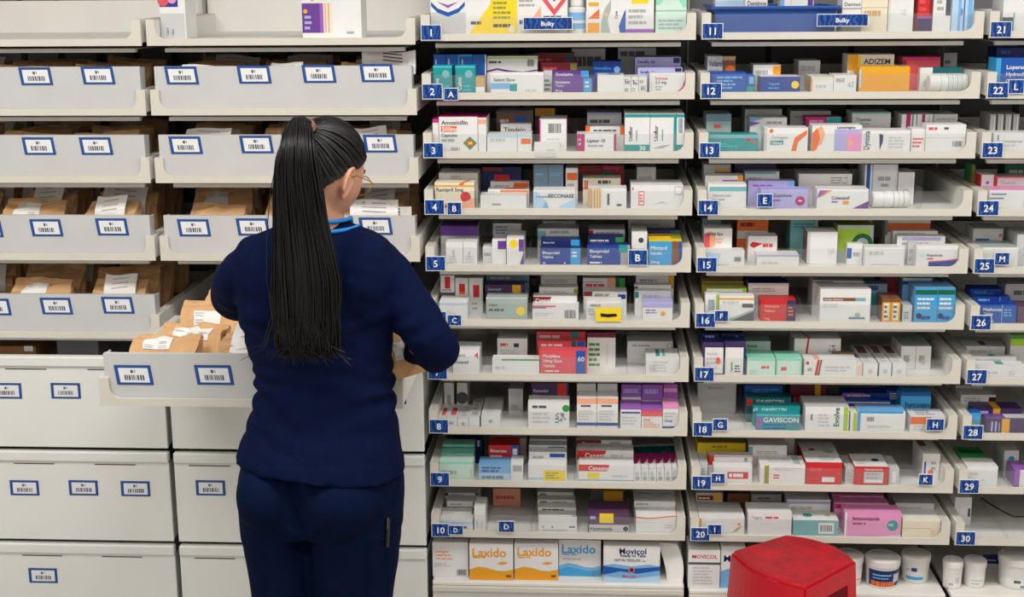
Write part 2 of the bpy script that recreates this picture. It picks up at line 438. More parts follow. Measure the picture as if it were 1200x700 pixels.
NUMW = ['one','two','three','four','five','six','seven','eight','nine','ten','eleven','twelve','thirteen','fourteen','fifteen','sixteen','seventeen','eighteen','nineteen','twenty','twenty-one','twenty-two','twenty-three','twenty-four','twenty-five','twenty-six','twenty-seven','twenty-eight','twenty-nine','thirty']
TRAY = {}
HOLDS = ['tall bulky boxes and a white bottle', 'teal and blue upright cartons', 'tall white teal cartons at its right', 'two slate blue upright cartons', 'bright blue tablet cartons', 'a yellow marked sticker', 'coral red cartons in its middle', 'peach and violet headed cartons', 'mint cartons and magenta striped ones', 'a plum carton and an empty lane',
  'the blue storage bin', 'amber yellow cartons and a ribbed bottle', 'a teal carton and orange swirl carton', 'lilac cartons and a lying bottle', 'mostly low white cartons', 'a sky blue pair and red carton', 'purple edged and mint cartons', 'teal antacid cartons', 'red and white cartons', 'large pink cartons',
  'a green folded carton', 'a royal blue carton', 'clear tube boxes', 'red outlined cartons', 'a grey topped white carton', 'bright blue stacked cartons', 'teal square white cartons', 'deep purple gold cartons', 'a bright green carton', 'almost nothing']
OFF = {7: -0.004, 12: -0.004, 22: -0.012, 26: -0.004}
for bi, bay in enumerate('CDE'):
    for r in range(10):
        n = bi*10+r+1
        TRAY[n] = make_tray(bay, r, ROWZ[r], 'cream shelf tray numbered %s holding %s' % (NUMW[n-1], HOLDS[n-1]), number=n, dividers=(n != 11), dy=OFF.get(n, 0.0))
# letter plates and signs fixed on the trays: tray, photo rectangle, text
for n, x0, y0, x1, y1, s in [(1,613,20,671,35,'Bulky'), (11,957,16,1018,31,'Bulky'), (2,520,103,537,118,'A'), (4,524,237,541,252,'B'), (5,736,293,759,311,'B'), (6,524,369,541,382,'C'),
      (10,525,616,543,627,'D'), (10,584,611,603,624,'D'), (14,887,227,906,243,'E'), (16,837,364,854,377,'F'), (18,835,491,853,505,'G'), (18,1085,491,1107,505,'H'),
      (19,833,555,850,567,'H'), (19,1076,556,1094,569,'K'), (20,829,615,846,627,'I'), (22,1181,93,1201,110,'L'), (25,1165,296,1184,311,'M')]:
    t = TRAY[n]; Y = t.location.y-0.006
    a = at(x0, y1, Y); b = at(x1, y0, Y)
    plate(t, a.x-t.location.x, a.z-t.location.z, b.x-a.x, b.z-a.z, s, name='sign_plate' if s == 'Bulky' else 'letter_plate', y=-0.006)
# yellow hand-marked sticker hung on tray 6
t = TRAY[6]; a = at(698, 377, -0.004); b = at(728, 361, -0.004)
mb = MB(); w_, h_ = b.x-a.x, b.z-a.z; mb.box(0, w_, 0, 0.001, 0, h_, 'yellow'); mb.poly([(w_*.2,-.0004,h_*.35),(w_*.5,-.0004,h_*.3),(w_*.85,-.0004,h_*.38),(w_*.8,-.0004,h_*.58),(w_*.45,-.0004,h_*.55),(w_*.18,-.0004,h_*.6)], 'black')
mb.build('marked_sticker', t, loc=(a.x-t.location.x, -0.0035, a.z-t.location.z))
# fallen paper ticket on the lip of tray 3
t = TRAY[3]; a = at(627, 184, -0.002); mb = MB(); mb.box(0, 0.055, 0, 0.001, 0, 0.011, 'lgrey'); mb.build('paper_ticket', t, loc=(a.x-t.location.x, -0.002, a.z-t.location.z))

# drawers full of bags, two left bays
ROWW = ['top', 'second', 'third', 'fourth', 'fifth']
LTR = {}
for bay in 'AB':
    for r in range(5):
        where = 'left edge bay' if bay == 'A' else 'bay behind the person'
        if r == 0:
            lab = 'empty cream top tray of the left edge bay' if bay == 'A' else 'cream top tray holding two cartons above the bag drawers'
            LTR[bay+'0'] = make_tray(bay, r, LROWZ[r], lab)
            for o in LTR[bay+'0'].children:
                if o.name.startswith('rear_wall'): o.scale.z = 2.0; o.location.z = -FLOOR
        elif bay == 'B' and r == 4:
            LTR['B4'] = make_tray(bay, r, LROWZ[r], 'pulled out white drawer full of paper bags before the person', insert=0.118, dy=-0.60, dx=0.03)
        else:
            LTR[bay+str(r)] = make_tray(bay, r, LROWZ[r], 'white fronted bag drawer, %s row of the %s' % (ROWW[r], where), insert=0.122 if r < 3 else 0.117)
for key, lst in {'A1': [(-48,78),(21,79),(94,78)], 'B1': [(192,78),(277,77),(353,76),(421,75)], 'A2': [(-46,162),(25,161),(92,161)], 'B2': [(197,160),(280,159),(352,159),(425,158)],
       'A3': [(-36,258),(34,257),(111,256)], 'B3': [(207,257),(276,256),(350,255),(420,255)], 'A4': [(-26,350),(46,349),(118,348)], 'B4': [(133,428),(227,428),(330,428)]}.items():
    t = LTR[key]
    for i, (x, y) in enumerate(lst):
        p = at(x, y, t.location.y+0.007)
        barcode_label(t, p.x-t.location.x, 0.0075, p.z-t.location.z, seed=sum(map(ord, key))+i)
# slide rails that carry the pulled out drawer
# ------------------------------------------------------------------ frames of the bays
for bay in 'ABCDE':
    left = bay in 'AB'; x = BAY[bay]; yb = 0.66 if left else 0.52
    lab = {'A': 'grey metal shelving frame of the leftmost bag drawer bay', 'B': 'grey metal shelving frame of the bay behind the person', 'C': 'metal shelving frame carrying trays one to ten',
           'D': 'metal shelving frame carrying trays eleven to twenty', 'E': 'metal shelving frame carrying the rightmost trays'}[bay]
    t = tag(empty('shelving_frame', (x, 0, 0)), lab, 'shelving')
    b = MB(); b.box(0, W+0.006, yb, yb+0.01, 0, 2.25, 'back_grey'); b.build('back_panel', t)
    for k in range(1, 6 if left else 3):
        b = MB(); xx = k*(W/(6 if left else 3)); b.box(xx-0.008, xx+0.008, yb-0.006, yb, 0.95, 2.25, 'dark_metal'); b.build('slotted_strip', t)
    b = MB(); b.box(-0.0035, -0.0005, yb-0.10, yb, 0, 2.25, 'upright_grey'); b.build('upright', t)
    for z in (LROWZ if left else ROWZ):
        b = MB(); b.box(0.035, W-0.038, 0.050, 0.07, z-0.019, z-0.009, 'tray_inner'); b.box(0.035, W-0.038, 0.07, yb-0.005, z-0.013, z-0.009, 'upright_grey')
        b.build('shelf_runner', t)
    if bay == 'B':
        for xx in (0.026, W-0.014):
            b = MB(); b.box(xx, xx+0.012, -0.55, 0.5, LROWZ[4]-0.012, LROWZ[4]+0.006, 'upright_grey'); b.build('slide_rail', t)
# ------------------------------------------------------------------ deep cabinet drawers under the bag drawers
CABZ = [(0.645, 0.905), (0.373, 0.634), (0.100, 0.362)]
CABL = {('A',0): [(-10,449),(59,449)], ('A',1): [(11,563),(80,563),(141,564)], ('A',2): [(33,666)], ('B',0): [(228,450),(440,455)], ('B',1): [(229,563),(436,562)], ('B',2): []}
for bay in 'AB':
    for r, (z0, z1) in enumerate(CABZ):
        where = ['top', 'middle', 'bottom'][r]
        t = tag(empty('cabinet_drawer', (BAY[bay]+0.004, 0, z0)), 'deep grey white cabinet drawer, %s of three in the %s' % (where, 'left edge bay' if bay == 'A' else 'bay behind the person'), 'drawer')
        h = z1-z0; w = TW
        b = MB(); b.box(0, w, 0, 0.012, 0, h-0.03, 'cabinet_white'); bevel(b.build('front_panel', t), 0.002)
        b = MB(); b.box(0, w, -0.006, 0.02, h-0.03, h, 'cabinet_white'); bevel(b.build('top_rim', t), 0.005, 3)
        b = MB(); b.box(0.005, w-0.005, 0.012, 0.55, 0, 0.006, 'cabinet_white'); b.box(0.005, 0.01, 0.012, 0.55, 0.006, h-0.04, 'cabinet_white'); b.box(w-0.01, w-0.005, 0.012, 0.55, 0.006, h-0.04, 'cabinet_white'); b.build('drawer_box', t)
        for u in (0.06, 0.37, 0.70):
            b = MB(); b.box(u*w, u*w+0.115, -0.0006, 0.0, h-0.0385, h-0.0355, 'dgrey'); b.build('grip_slot', t)
        for i, (x, y) in enumerate(CABL[(bay, r)]):
            p = at(x, y, -0.001); barcode_label(t, p.x-t.location.x, -0.0005, p.z-z0, shear=0.0, w=0.082, h=0.044, seed=r*7+i+3)
# brown carton and grey folder lying in the gap over the cabinet
for nm, lab, x0, x1, yt, m in (('storage_carton', 'small brown cardboard carton lying above the left cabinet drawers', -12, 43, 405, 'box_brown'), ('grey_folder', 'grey folder lying in the gap above the left cabinet', 68, 116, 399, 'back_grey')):
    a = at(x0, 420, 0.07); c = at(x1, 420, 0.07); zt = at(x0, yt, 0.07).z
    b = MB(); zz = CABZ[0][1]-0.036
    b.box(0, c.x-a.x, 0, 0.28, 0, zt-zz-0.002, m)
    if m == 'box_brown': b.poly([(0.10,-.0006,0.03),(0.125,-.0006,0.03),(0.125,-.0006,0.045),(0.10,-.0006,0.045)], 'label_white'); b.box(0, c.x-a.x, 0.1, 0.13, zt-zz-0.002, zt-zz-0.0015, 'tan')
    tag(b.build(nm, loc=(a.x, 0.07, zz)), lab, 'carton' if 'carton' in nm else 'folder')
# ------------------------------------------------------------------ bottom shelves right of the cabinet
BOTZ = at(650, 684, 0.0).z
BOTZR = at(1080, 697, 0.0).z      # the right bays' bottom shelf hangs a little lower
for bay in 'CDE':
    nmx = {'C': 'white bottom shelf under tray ten carrying four sachet boxes', 'D': 'white bottom shelf under tray twenty carrying tubs', 'E': 'white bottom shelf under tray thirty carrying small tubs'}[bay]
    bz_ = BOTZ if bay == 'C' else BOTZR
    t = tag(empty('bottom_shelf', (BAY[bay]+0.004, 0, bz_)), nmx, 'shelf')
    b = MB(); b.box(0, TW, 0.0, 0.5, -0.012, 0, 'tray_inner'); bevel(b.build('shelf_board', t), 0.003)
    b = MB(); b.box(0, TW, -0.004, 0.01, -0.03, -0.0125, 'tray_white'); bevel(b.build('front_edge', t), 0.003)
    b = MB(); b.box(0, TW, 0.006, 0.02, -bz_+0.01, -0.031, 'cabinet_white'); b.build('plinth', t)
# ------------------------------------------------------------------ medicine cartons on the trays
# tray: list of (left px, right px, top px of the front face, cm behind the lip, depth cm, look, front/top/side colours, print)
ITEMS = {
1: [(504,546,-22,2,7,'white tub carton with blue arc','white/white/lgrey','F b 0 0 1 .42 lgrey;F p blue .02 .62 .2 .5 .5 .42 .8 .5 .98 .62 .98 .54 .8 .42 .5 .34 .2 .42 .02 .54;F p violet .2 .62 .5 .5 .8 .62 .5 .56'),
    (546,575,-20,2,6,'white carton with yellow diagonal','white','F p yellow .1 0 1 0 1 .6;F b 0 .82 1 .9 gold;F l .1 .68 .8 .78 2 grey;F l .2 .2 .8 .26 1 ink'),
    (575,606,-22,2,6,'yellow carton with printed lines','yellow','F l .1 .3 .9 .8 6 olive;F l .1 .14 .8 .2 1 ink;F d .8 .1 .07 cream'),
    (606,634,-20,2.2,6,'white carton with peach triangle','white','F p peach .3 .1 1 .1 1 .55;F l .08 .55 .8 .85 4 grey;F l .1 .2 .6 .28 1 dgrey'),
    (634,665,-24,2.2,6,'white carton with orange chevron','white','F p coral .0 .78 .5 .46 1 .78 1 .66 .5 .34 0 .66;F p blue .3 .72 .5 .6 .7 .72 .5 .8;F l .1 .28 .9 .34 1 ink;F l .2 .1 .8 .2 2 grey'),
    (687,704,-20,2,6,'narrow white and orange carton','white','F b .1 0 .9 .22 amber;F p orange .1 .3 .9 .3 .9 .5;F b .15 .55 .85 .62 gold'),
    (704,717,-18,2,6,'narrow white carton with green curve','white','F p sage .0 0 .9 0 .6 .3 .9 .5 .9 .7 .3 .5 0 .2;F d .5 .4 .04 peach'),
    (717,733,-20,2,6,'narrow white carton with blue curve','white','F p blue .6 0 1 0 1 .5 .7 .3 .5 .15;F r .4 .3 .2 ink Care'),
    (733,766,-18,2,6,'white carton with yellow square and purple foot','white','F b 0 0 1 .1 violet;F b .2 .62 .8 .82 yellow;F l .1 .2 .8 .5 3 grey'),
    (768,809,-16,2,7,'pale green floral carton','pmint','F p mint .0 .9 .3 .75 .1 .6 0 .62;F p mint 1 .95 .7 .75 .9 .55 1 .58;F b .3 .65 .7 .85 pmint;F t .32 .72 .07 dgreen Multi;F l .1 .1 .9 .3 3 sage;F b 0 .48 1 .5 sage')],
2: [(508,523,64,7,9,'blue upright carton','blue/navy/blue','F r .25 .2 .16 white Optive;F b 0 .0 1 .12 royal'), (523.5,539,64,7,9,'blue upright carton with pale edge','blue/navy/blue','F r .25 .2 .16 white Optive;F b .9 0 1 1 sky'),
    (539.5,554,64,7,9,'blue upright carton with bright top','blue/navy/blue','F r .25 .2 .16 white Optive;F b 0 .9 1 1 sky'), (554.5,570,64,7,9,'blue upright carton with white edge','blue/navy/blue','F r .25 .2 .16 white Optive;F b .92 0 1 1 white'),
    (508,530,77,1.3,5,'teal carton with vertical white lettering','teal','F r .3 .12 .2 white Calmi;F d .68 .7 .14 lteal;F b 0 .92 1 1 cyan;F l .4 .1 .9 .3 2 cyan'),
    (534,557,77,1.3,5,'second teal carton with vertical white lettering','teal','F r .3 .12 .2 white Calmi;F d .68 .7 .14 lteal;F b 0 .92 1 1 cyan;F l .4 .1 .9 .3 2 cyan'),
    (557.5,568,90,1.3,5,'small tan and white carton','tan','F b 0 0 1 .4 white'),
    (571,630,66,8,10,'white carton with blue and green waves','white','F b 0 .88 1 .95 lime;F p purple .0 .3 .2 .42 .45 .3 .7 .24 1 .34 1 .28 .7 .16 .45 .2 .2 .32 0 .2;F l .04 .66 .4 .76 1 dgrey;F c .8 .5 .93 .85 ink'),
    (575,637,85,1.3,6,'white carton with teal square and blue stripe','white','F t .06 .58 .16 dgrey Select_Slow;F b 0 .22 .36 .5 lblue;F b .36 .12 .5 .46 teal;F l .65 .1 .92 .2 1 lgrey'),
    (626,672,62,15,10,'dark red carton','dred','F b .8 .2 .98 .9 dteal;F l .05 .4 .5 .6 1 coral'), (634,676,73,9,5.5,'dull red carton with olive end','dred','F b .82 .1 1 .9 olive;F l .05 .4 .5 .6 1 coral'),
    (637,647,83,4,4,'small clear sided bottle carton','lgrey','F l .1 .1 .9 .6 3 dgrey'),
    (648,690,83,6.2,2.5,'purple carton with blue end band','purple','F b .78 0 1 1 sky;F t .06 .5 .3 white Quetiapine'),
    (648,695,92,1.3,4.5,'deep purple carton with sky blue band','purple','F b .76 0 .96 1 sky;F t .06 .68 .16 white Quetiapine;F t .06 .45 .14 lgrey Tablets;F t .06 .12 .14 white 28_mg;F l .8 .4 .92 .8 2 white'),
    (670,709,57,19,9,'grey white carton with dark print','lgrey','F l .05 .55 .9 .8 1 dgrey;F l .05 .2 .6 .35 1 grey'), (694,728,72,9,6,'royal blue carton with dotted end','royal','F t .06 .5 .2 sky Novofine;F d .85 .5 .2 lblue;F l .1 .2 .6 .3 1 sky'),
    (700,731,88,1.3,6,'plain white carton with blue pen mark','white','T p blue .3 .3 .8 .2 .9 .5 .5 .7'),
    (731,739,90,1.6,5,'narrow white carton with square code','white','F q .15 .55 .3 ink;F l .1 .1 .8 .3 1 grey'), (739.5,748,90,1.6,5,'narrow white carton with square code and lines','white','F q .15 .5 .3 ink;F l .1 .1 .8 .3 2 grey'), (748.5,758,90,1.6,5,'narrow white carton with low square code','white','F q .25 .15 .3 ink;F l .1 .6 .8 .8 1 grey'),
    (724,768,56,20,8,'pale grey carton with bold print','lgrey','F l .06 .4 .9 .75 1 dgrey'),
    (744,797,67,11,7,'pale blue carton with navy tag','lilac','F t .06 .6 .2 navy Sereflo_Air;F b .84 .6 .98 .95 navy;F b .03 .0 .04 1 slate;F l .06 .3 .7 .4 1 slate'), (747,799,79,7.4,3.2,'pale blue carton with navy tag behind swoosh carton','lilac','F t .06 .3 .3 navy Sereflo_Air;F b .84 .3 .98 .9 navy'),
    (761,811,86,1.3,6,'white carton with crimson swoosh','white','F t .16 .68 .15 coral Invirase;F t .16 .48 .15 dgrey 2.5_mg;F p hot .78 .08 .92 .3 1 .75 1 .35 .9 .1;F l .16 .15 .4 .35 2 grey;F b .04 .1 .07 .6 lgrey')],
3: [(515,560,137,1.3,8,'white antibiotic carton with orange strength panel','white/magenta/magenta','F t .06 .78 .12 ink Amoxicillin;F b .05 .58 .46 .74 orange;F t .08 .6 .12 white 500mg;F t .06 .44 .09 ink Capsules;F l .06 .3 .5 .38 1 grey;F p green .62 .26 .8 .45 .98 .26 .8 .07;F p red .68 .26 .8 .38 .92 .26 .8 .14;F b .75 .22 .86 .3 yellow;F l .3 .06 .6 .14 1 grey'),
    (506,514.5,140,1.5,8,'narrow pink topped carton','white/hot/hot','F b 0 .9 1 1 hot;F b .1 .3 .14 .85 peach'), (560.5,570,138,1.5,8,'narrow white and magenta topped carton','white/magenta/white','F b 0 .82 1 .95 peach'),
    (582,625,130,13,8,'dark grey carton with red and blue panel','dgrey/lgrey/dgrey','F b .06 .2 .9 .85 brown;F b .5 .2 .85 .7 blue;F l .1 .3 .4 .5 1 lgrey'), (587,623,145,9,3.6,'white carton with dark underline','white','F t .1 .3 .4 ink Timdelo'),
    (571,606,158,1.3,6,'white carton lying beside orange tag carton','white','F l .1 .6 .8 .8 1 lgrey;F b .0 .85 1 1 pblue'), (606.5,623,157,1.4,7,'white carton with orange tag','white','F b .25 .45 .95 .75 orange;F b 0 .84 1 1 pblue'),
    (632,664,140,3.4,7,'upright white carton with barcode and pink side','white/white/hot','F c .34 .5 .8 .85 dgrey;F l .3 .1 .9 .3 2 lgrey;F b 0 .1 .05 1 hot'), (626,656,167,1.3,1.8,'low plain white carton','white','F l .5 .1 .9 .3 1 lgrey'),
    (627,650,127,16,8,'dark carton at the rear with gold edge','dgrey','F b 0 .8 1 1 gold'),
    (688,728,132,12,8,'grey lavender carton','lgrey','F l .08 .4 .8 .6 1 dgrey;F b 0 .85 1 1 lilac'), (686,731,148,7.6,4,'white carton with orange ends','white','F b 0 0 .12 1 orange;F b .9 0 1 1 orange;F l .2 .3 .8 .6 1 dgrey'),
    (676,722,157,1.3,6,'white carton between crimson end bands','white','F b 0 0 .2 1 magenta;F b .94 0 1 1 magenta;F t .03 .62 .14 white 10;F t .03 .4 .12 white 28;F t .26 .55 .18 ink Lipitor_10;F l .28 .3 .8 .4 1 grey'),
    (732,761,134,1.3,9,'tall white and teal carton','white','F b 0 .92 1 1 teal;F b 0 .0 1 .2 teal;F r .3 .3 .15 ink Uniflor;F r .5 .3 .07 teal continuous;F t .6 .05 .12 white 30'), (761.5,792,134,1.3,9,'second tall white and teal carton','white','F b 0 .92 1 1 teal;F b .9 .0 1 .92 teal;F r .3 .3 .15 ink Uniflor;F r .5 .3 .07 teal continuous;F p grey .1 .1 .5 .12 .8 .2 .5 .18'), (792.5,807,134,1.3,9,'narrow tall white and teal carton','white','F b 0 .92 1 1 teal;F b 0 0 .9 .2 teal;F c .2 .5 .8 .9 slate')],
4: [(510,556,214,1.3,5.5,'cream carton with red disc','cream','F t .04 .66 .14 ink Ramipril_5mg;F d .78 .45 .2 red;F p peach .3 .0 1 .0 1 .4 .6 .2;F p orange .6 .9 .66 1 .76 1 .7 .88;T p orange .7 0 .78 0 .9 .8 .8 .8;F b .0 .85 1 .9 gold;F p red .2 .0 .36 .0 .28 .2'),
    (515,560,203,7.2,7,'grey white carton with violet strip','lgrey/white/white','F b .02 .1 .95 .45 violet;F l .3 .5 .7 .8 1 grey'),
    (566,611,196,14,8,'dark navy and red carton','navy','F b .3 .1 .7 .6 red;F b 0 .8 .5 1 dred'),
    (572,620,222,7,4,'white carton with wide orange panel','white/white/orange','F b .3 .05 .98 .85 orange;F l .05 .3 .26 .6 1 grey;T b .4 .1 .9 .7 orange'), (575,620,213,11,4,'white carton with orange end','white/white/orange','F b .6 .05 .98 .9 orange;F l .1 .2 .5 .6 2 grey;T b .1 .1 .5 .6 orange'),
    (563,617,229,1.3,5,'plain white carton with faint print','white','F l .25 .25 .62 .4 1 grey'),
    (625,642,190,8,8,'slate blue upright carton','slate','F l .15 .62 .7 .7 1 lblue;F b 0 .0 .04 1 dgrey'), (642.5,660,190,8,8,'slate blue upright carton with pale print','slate','F l .15 .62 .9 .72 2 lblue'),
    (663,677,197,8,8,'narrow white carton with orange block','white','F b .1 .5 .95 .8 orange;F l .1 .1 .9 .35 2 grey'),
    (625,674,223,1.3,6,'white nasal spray carton with blue angle','white','F p pblue .55 .0 1 .0 1 .55 .75 .3;F p lblue .2 0 .38 0 .3 .5;F p pblue 0 0 .2 0 .3 .4 .1 .9 0 .9;F t .36 .6 .2 navy BECONASE;F t .06 .6 .14 slate Advanced'),
    (678,704,194,15,8,'dark red carton with teal foot','dred','F b 0 0 .8 .4 dteal;F b .0 .7 1 .74 hot'), (704.5,731,194,15,8,'crimson carton with dark print','dred','F b .0 .3 .4 .6 dteal;F l .1 .7 .9 .9 1 hot'),
    (683,727,209,8,6,'cream carton with red side stripes','cream','F b .05 .1 .08 .8 red;F b .1 .1 .13 .8 red;F l .4 .5 .9 .8 1 dgrey;F b .0 .0 1 .1 red'),
    (689,734,221,1.3,6,'white carton with tan vertical stripes','white','F b 0 0 .12 1 tan;F b .14 0 .2 1 tan;F b .22 0 .27 1 gold;F b .29 0 .33 1 tan;F b .35 0 .38 1 cream;F b .5 .2 .56 .75 dgrey;F l .75 .15 .9 .25 1 dgrey'),
    (746,768,196,12,8,'grey white square carton','lgrey','F l .1 .3 .9 .5 1 grey'),
    (739,803,217,1.3,6,'large white carton with red outlined square','white','F b .15 .15 .26 .75 coral;F b .165 .19 .245 .71 white;F l .17 .3 .24 .6 3 coral;F b .84 .6 .98 .95 grey;F b .85 .63 .97 .92 white;F p lgrey .45 .2 .7 .28 .6 .34;F b .03 .8 .05 .9 red')],
5: [(523,542.5,284,1.3,8,'white carton with side print, left of a pair','white','F r .5 .3 .16 grey Code;F l .15 .1 .85 .4 3 lgrey'), (543,559,284,1.3,8,'white carton with side print, right of a pair','white','F r .5 .3 .16 grey Code;F l .15 .1 .85 .4 3 lgrey'),
    (517,560,265,10,6,'grey carton with purple top and green spot','lgrey/purple/lgrey','F b 0 .7 1 1 purple;F d .85 .4 .2 green'),
    (578,611,262,13,6,'grey carton with pale blue bars','lgrey','F l .1 .3 .6 .8 3 slate;F b 0 .92 1 1 white'), (577,593,281,3,7,'white carton with violet corner','white','F b .4 .6 1 .95 purple;F b .2 .5 .9 .53 lgrey'), (594,614,279,1.8,7,'white carton with violet and yellow print','white','F b .0 .5 1 .95 purple;F b .0 .5 .7 .95 white;F d .4 .78 .16 yellow;F p purple .75 0 1 0 1 .5'), (566,579,289,5,4,'tiny white leaflet carton','white','F l .1 .4 .9 .6 1 grey'),
    (633,681,291,1.3,3.5,'bright blue carton with sky blue end','royal/navy/royal','F b .74 0 .98 1 sky;F t .06 .66 .17 white Bisoprolol;F t .06 .42 .15 white Tablets;F t .06 .08 .12 white 28;F l .78 .5 .94 .8 2 white;F d .6 .14 .05 white'), (634,680,281,5,3.5,'dark blue carton with sky blue end','navy/royal/navy','F b .76 0 .98 1 sky;F t .06 .6 .2 lgrey Bisoprolol'), (630,678,268,11,6,'white carton with teal corner','white','F b .0 .0 .2 .8 lteal;F l .3 .6 .9 .8 1 grey'), (636,674,259,18,6,'grey white carton with dark print','lgrey','F l .1 .6 .8 .8 1 grey;F l .1 .3 .8 .4 1 dgrey'),
    (688,738,287,1.3,4,'bright blue carton with grey end','royal/navy/royal','F b .78 0 1 1 grey;F b .74 .62 .94 1 teal;F t .06 .62 .16 white Bisoprolol;F t .06 .38 .14 white Tablets;F l .06 .1 .5 .18 1 white'), (689,730,278,5.5,4,'navy carton with green end','navy/royal/navy','F b .78 0 1 1 green;F l .06 .5 .6 .7 1 lgrey'), (690,732,269,11,6,'white carton with pink mark','white','F b 0 .2 .12 .9 magenta;F l .2 .5 .9 .7 1 grey'),
    (740,758,272,2.5,8,'upright white carton with dark oval','white','F d .6 .75 .08 ink;F l .1 .3 .8 .5 2 lgrey'), (760,799,283,1.3,4,'blue carton with brown end','sky/yellow/sky','F b .7 0 .92 1 brown;F t .06 .66 .15 white Mixtard;F t .06 .46 .13 white Insulin;F t .06 .1 .12 white 30mg;F p blue .92 0 1 0 1 1 .92 1'), (759,798,277,5.8,3,'yellow topped blue carton','yellow/yellow/blue','F b 0 .0 1 .8 yellow;F b .7 .0 1 1 olive'), (757,797,270,9.4,3,'navy carton with gold band','navy','F b 0 .2 1 .6 gold;F b .7 0 1 1 dteal'), (736,790,258,16,8,'grey carton row at the rear','lgrey/white/lgrey','F l .05 .5 .9 .7 1 grey')],
6: [(517,533,323,9,9,'narrow white carton with red square','white','F b .3 .5 .7 .95 red;F b 0 0 1 .35 dgrey;F l .1 .4 .8 .48 1 grey'), (534,549,326,9,9,'narrow white carton with orange red square','white','F b .3 .4 .75 .75 red;F b .3 .3 .75 .4 orange'), (550,566,326,9,9,'narrow white carton with red block and print','white','F b .3 .45 .75 .8 red;F l .2 .1 .8 .3 2 grey'),
    (515,548,354,1.3,6,'white carton with pale blue top strip','white','F b 0 .82 1 .95 pblue;F l .1 .3 .6 .5 2 lgrey'),
    (570,620,322,13,8,'grey teal carton','slate','F b 0 .3 1 .5 dteal;F l .1 .6 .7 .8 1 lgrey'), (569,614,334,7.5,5,'purple carton with gold end','dpurple','F b .7 0 .92 1 gold;F t .06 .55 .2 lgrey Zomorph;F l .06 .2 .5 .3 1 lilac'), (570,618,349,1.3,5.5,'grey green carton with yellow disc','sage','F d .84 .4 .2 yellow;F t .06 .62 .12 ink Adcal;F l .06 .4 .5 .5 1 dgrey;F b 0 .96 1 1 white'),
    (634,676,323,14,7,'white carton with fine print at rear','white','F l .1 .5 .9 .7 2 grey'), (632,677,337,9.5,3.6,'white carton with yellow green end','white','F b .9 .1 1 .9 olive;F l .1 .4 .8 .6 2 grey'), (625,676,347,5.8,3,'white carton with red brand panel','white','F p dred 0 .1 .34 .1 .42 .9 0 .9;F t .05 .3 .4 white Canesten;F b .7 .1 .98 .3 slate'),
    (624,678,358,1.3,4,'white carton with red line and barcode','white','F b 0 .88 .5 .98 coral;F b 0 .8 .3 .86 royal;F c .7 .15 .93 .7 dgrey;F l .05 .3 .5 .5 2 lgrey'),
    (683,721,326,12,7,'white carton with orange corner','white','F l .08 .4 .7 .6 1 coral;F b .75 .0 1 1 peach;F b .0 .7 .6 .75 grey'), (721.5,732,326,12,7,'small green carton','green','F b 0 0 .4 1 dgreen'), (684,734,342,6.5,5,'white carton with red print and navy box','white','F b .0 .5 .2 1 dred;F l .25 .5 .7 .75 2 dgrey;F b .8 .2 .98 .7 royal'), (687,728,353,1.3,5,'white carton behind the yellow sticker','white','F t .1 .72 .12 dgrey AERIUS;F l .05 .3 .3 .6 3 grey'),
    (745,789,323,13,7,'white carton with yellow end','white','F b .86 0 1 1 gold;F l .1 .5 .8 .7 1 grey'), (743,786,334,10,3,'white carton with green mark','white','F b .0 .4 .1 .8 dteal;F b .6 .3 .9 .6 lime;F l .2 .4 .6 .6 1 grey'), (744,786,341,7,2.8,'white carton with teal corner','white','F b .0 .3 .1 .9 teal;F l .2 .4 .9 .6 1 lgrey'), (753,788,354,1.3,5.2,'white and lilac carton with gold star','white/lilac/white','F b 0 .7 1 1 lilac;F d .68 .38 .13 gold;F l .1 .4 .5 .6 2 violet')],
7: [(531,562,410,1.3,5,'white carton with pink corner mark','white','F l .1 .7 .6 .8 1 grey;F p coral .75 .7 .95 .9 .95 .6 .85 .75;F t .1 .42 .12 ink Imiquad'),
    (583,618,397,7.5,7,'white carton with small red print','white','F l .1 .6 .45 .75 1 coral;F b .55 .55 .72 .75 dpurple;F l .1 .2 .8 .4 2 lgrey'), (577,632,421,1.3,6,'long white carton with green edge','white','F b .2 .9 1 1 green;F l .06 .3 .4 .5 1 lgrey'),
    (633,688,411,1.3,4,'coral carton with blue end band','coral','F b .76 0 .96 1 blue;F t .06 .7 .13 white Morphine;F t .06 .5 .13 white 30mg_Slow;F t .06 .3 .12 white Tablets;F t .8 .55 .2 white 60;F l .1 .1 .5 .16 1 white'), (631,686,400,5.5,3,'coral carton with dark teal band','coral','F b .7 0 .8 1 dteal;F b .82 0 .98 1 blue;F l .06 .5 .6 .7 1 white'), (629,686,389,9,4,'coral carton with teal band at rear','coral','F b .7 0 .86 1 teal;F l .06 .4 .6 .7 1 white'),
    (688,721,390,8,8,'upright white carton with green dashes','white/maroon/white','F b 0 .86 1 1 maroon;F l .06 .05 .5 .7 5 green;F b .7 .1 .72 .7 lgrey'),
    (735,788,400,13,7,'low white carton with grey ring','white','F l .1 .4 .6 .6 1 grey;F d .93 .5 .3 grey;F d .93 .5 .2 white'), (757,798,420,1.3,6,'white carton with teal side print','white','F l .2 .2 .8 .8 4 lgrey;T b .3 .2 .42 .9 teal;T b .5 .2 .58 .9 lteal;F c .1 .2 .3 .6 lgrey')],
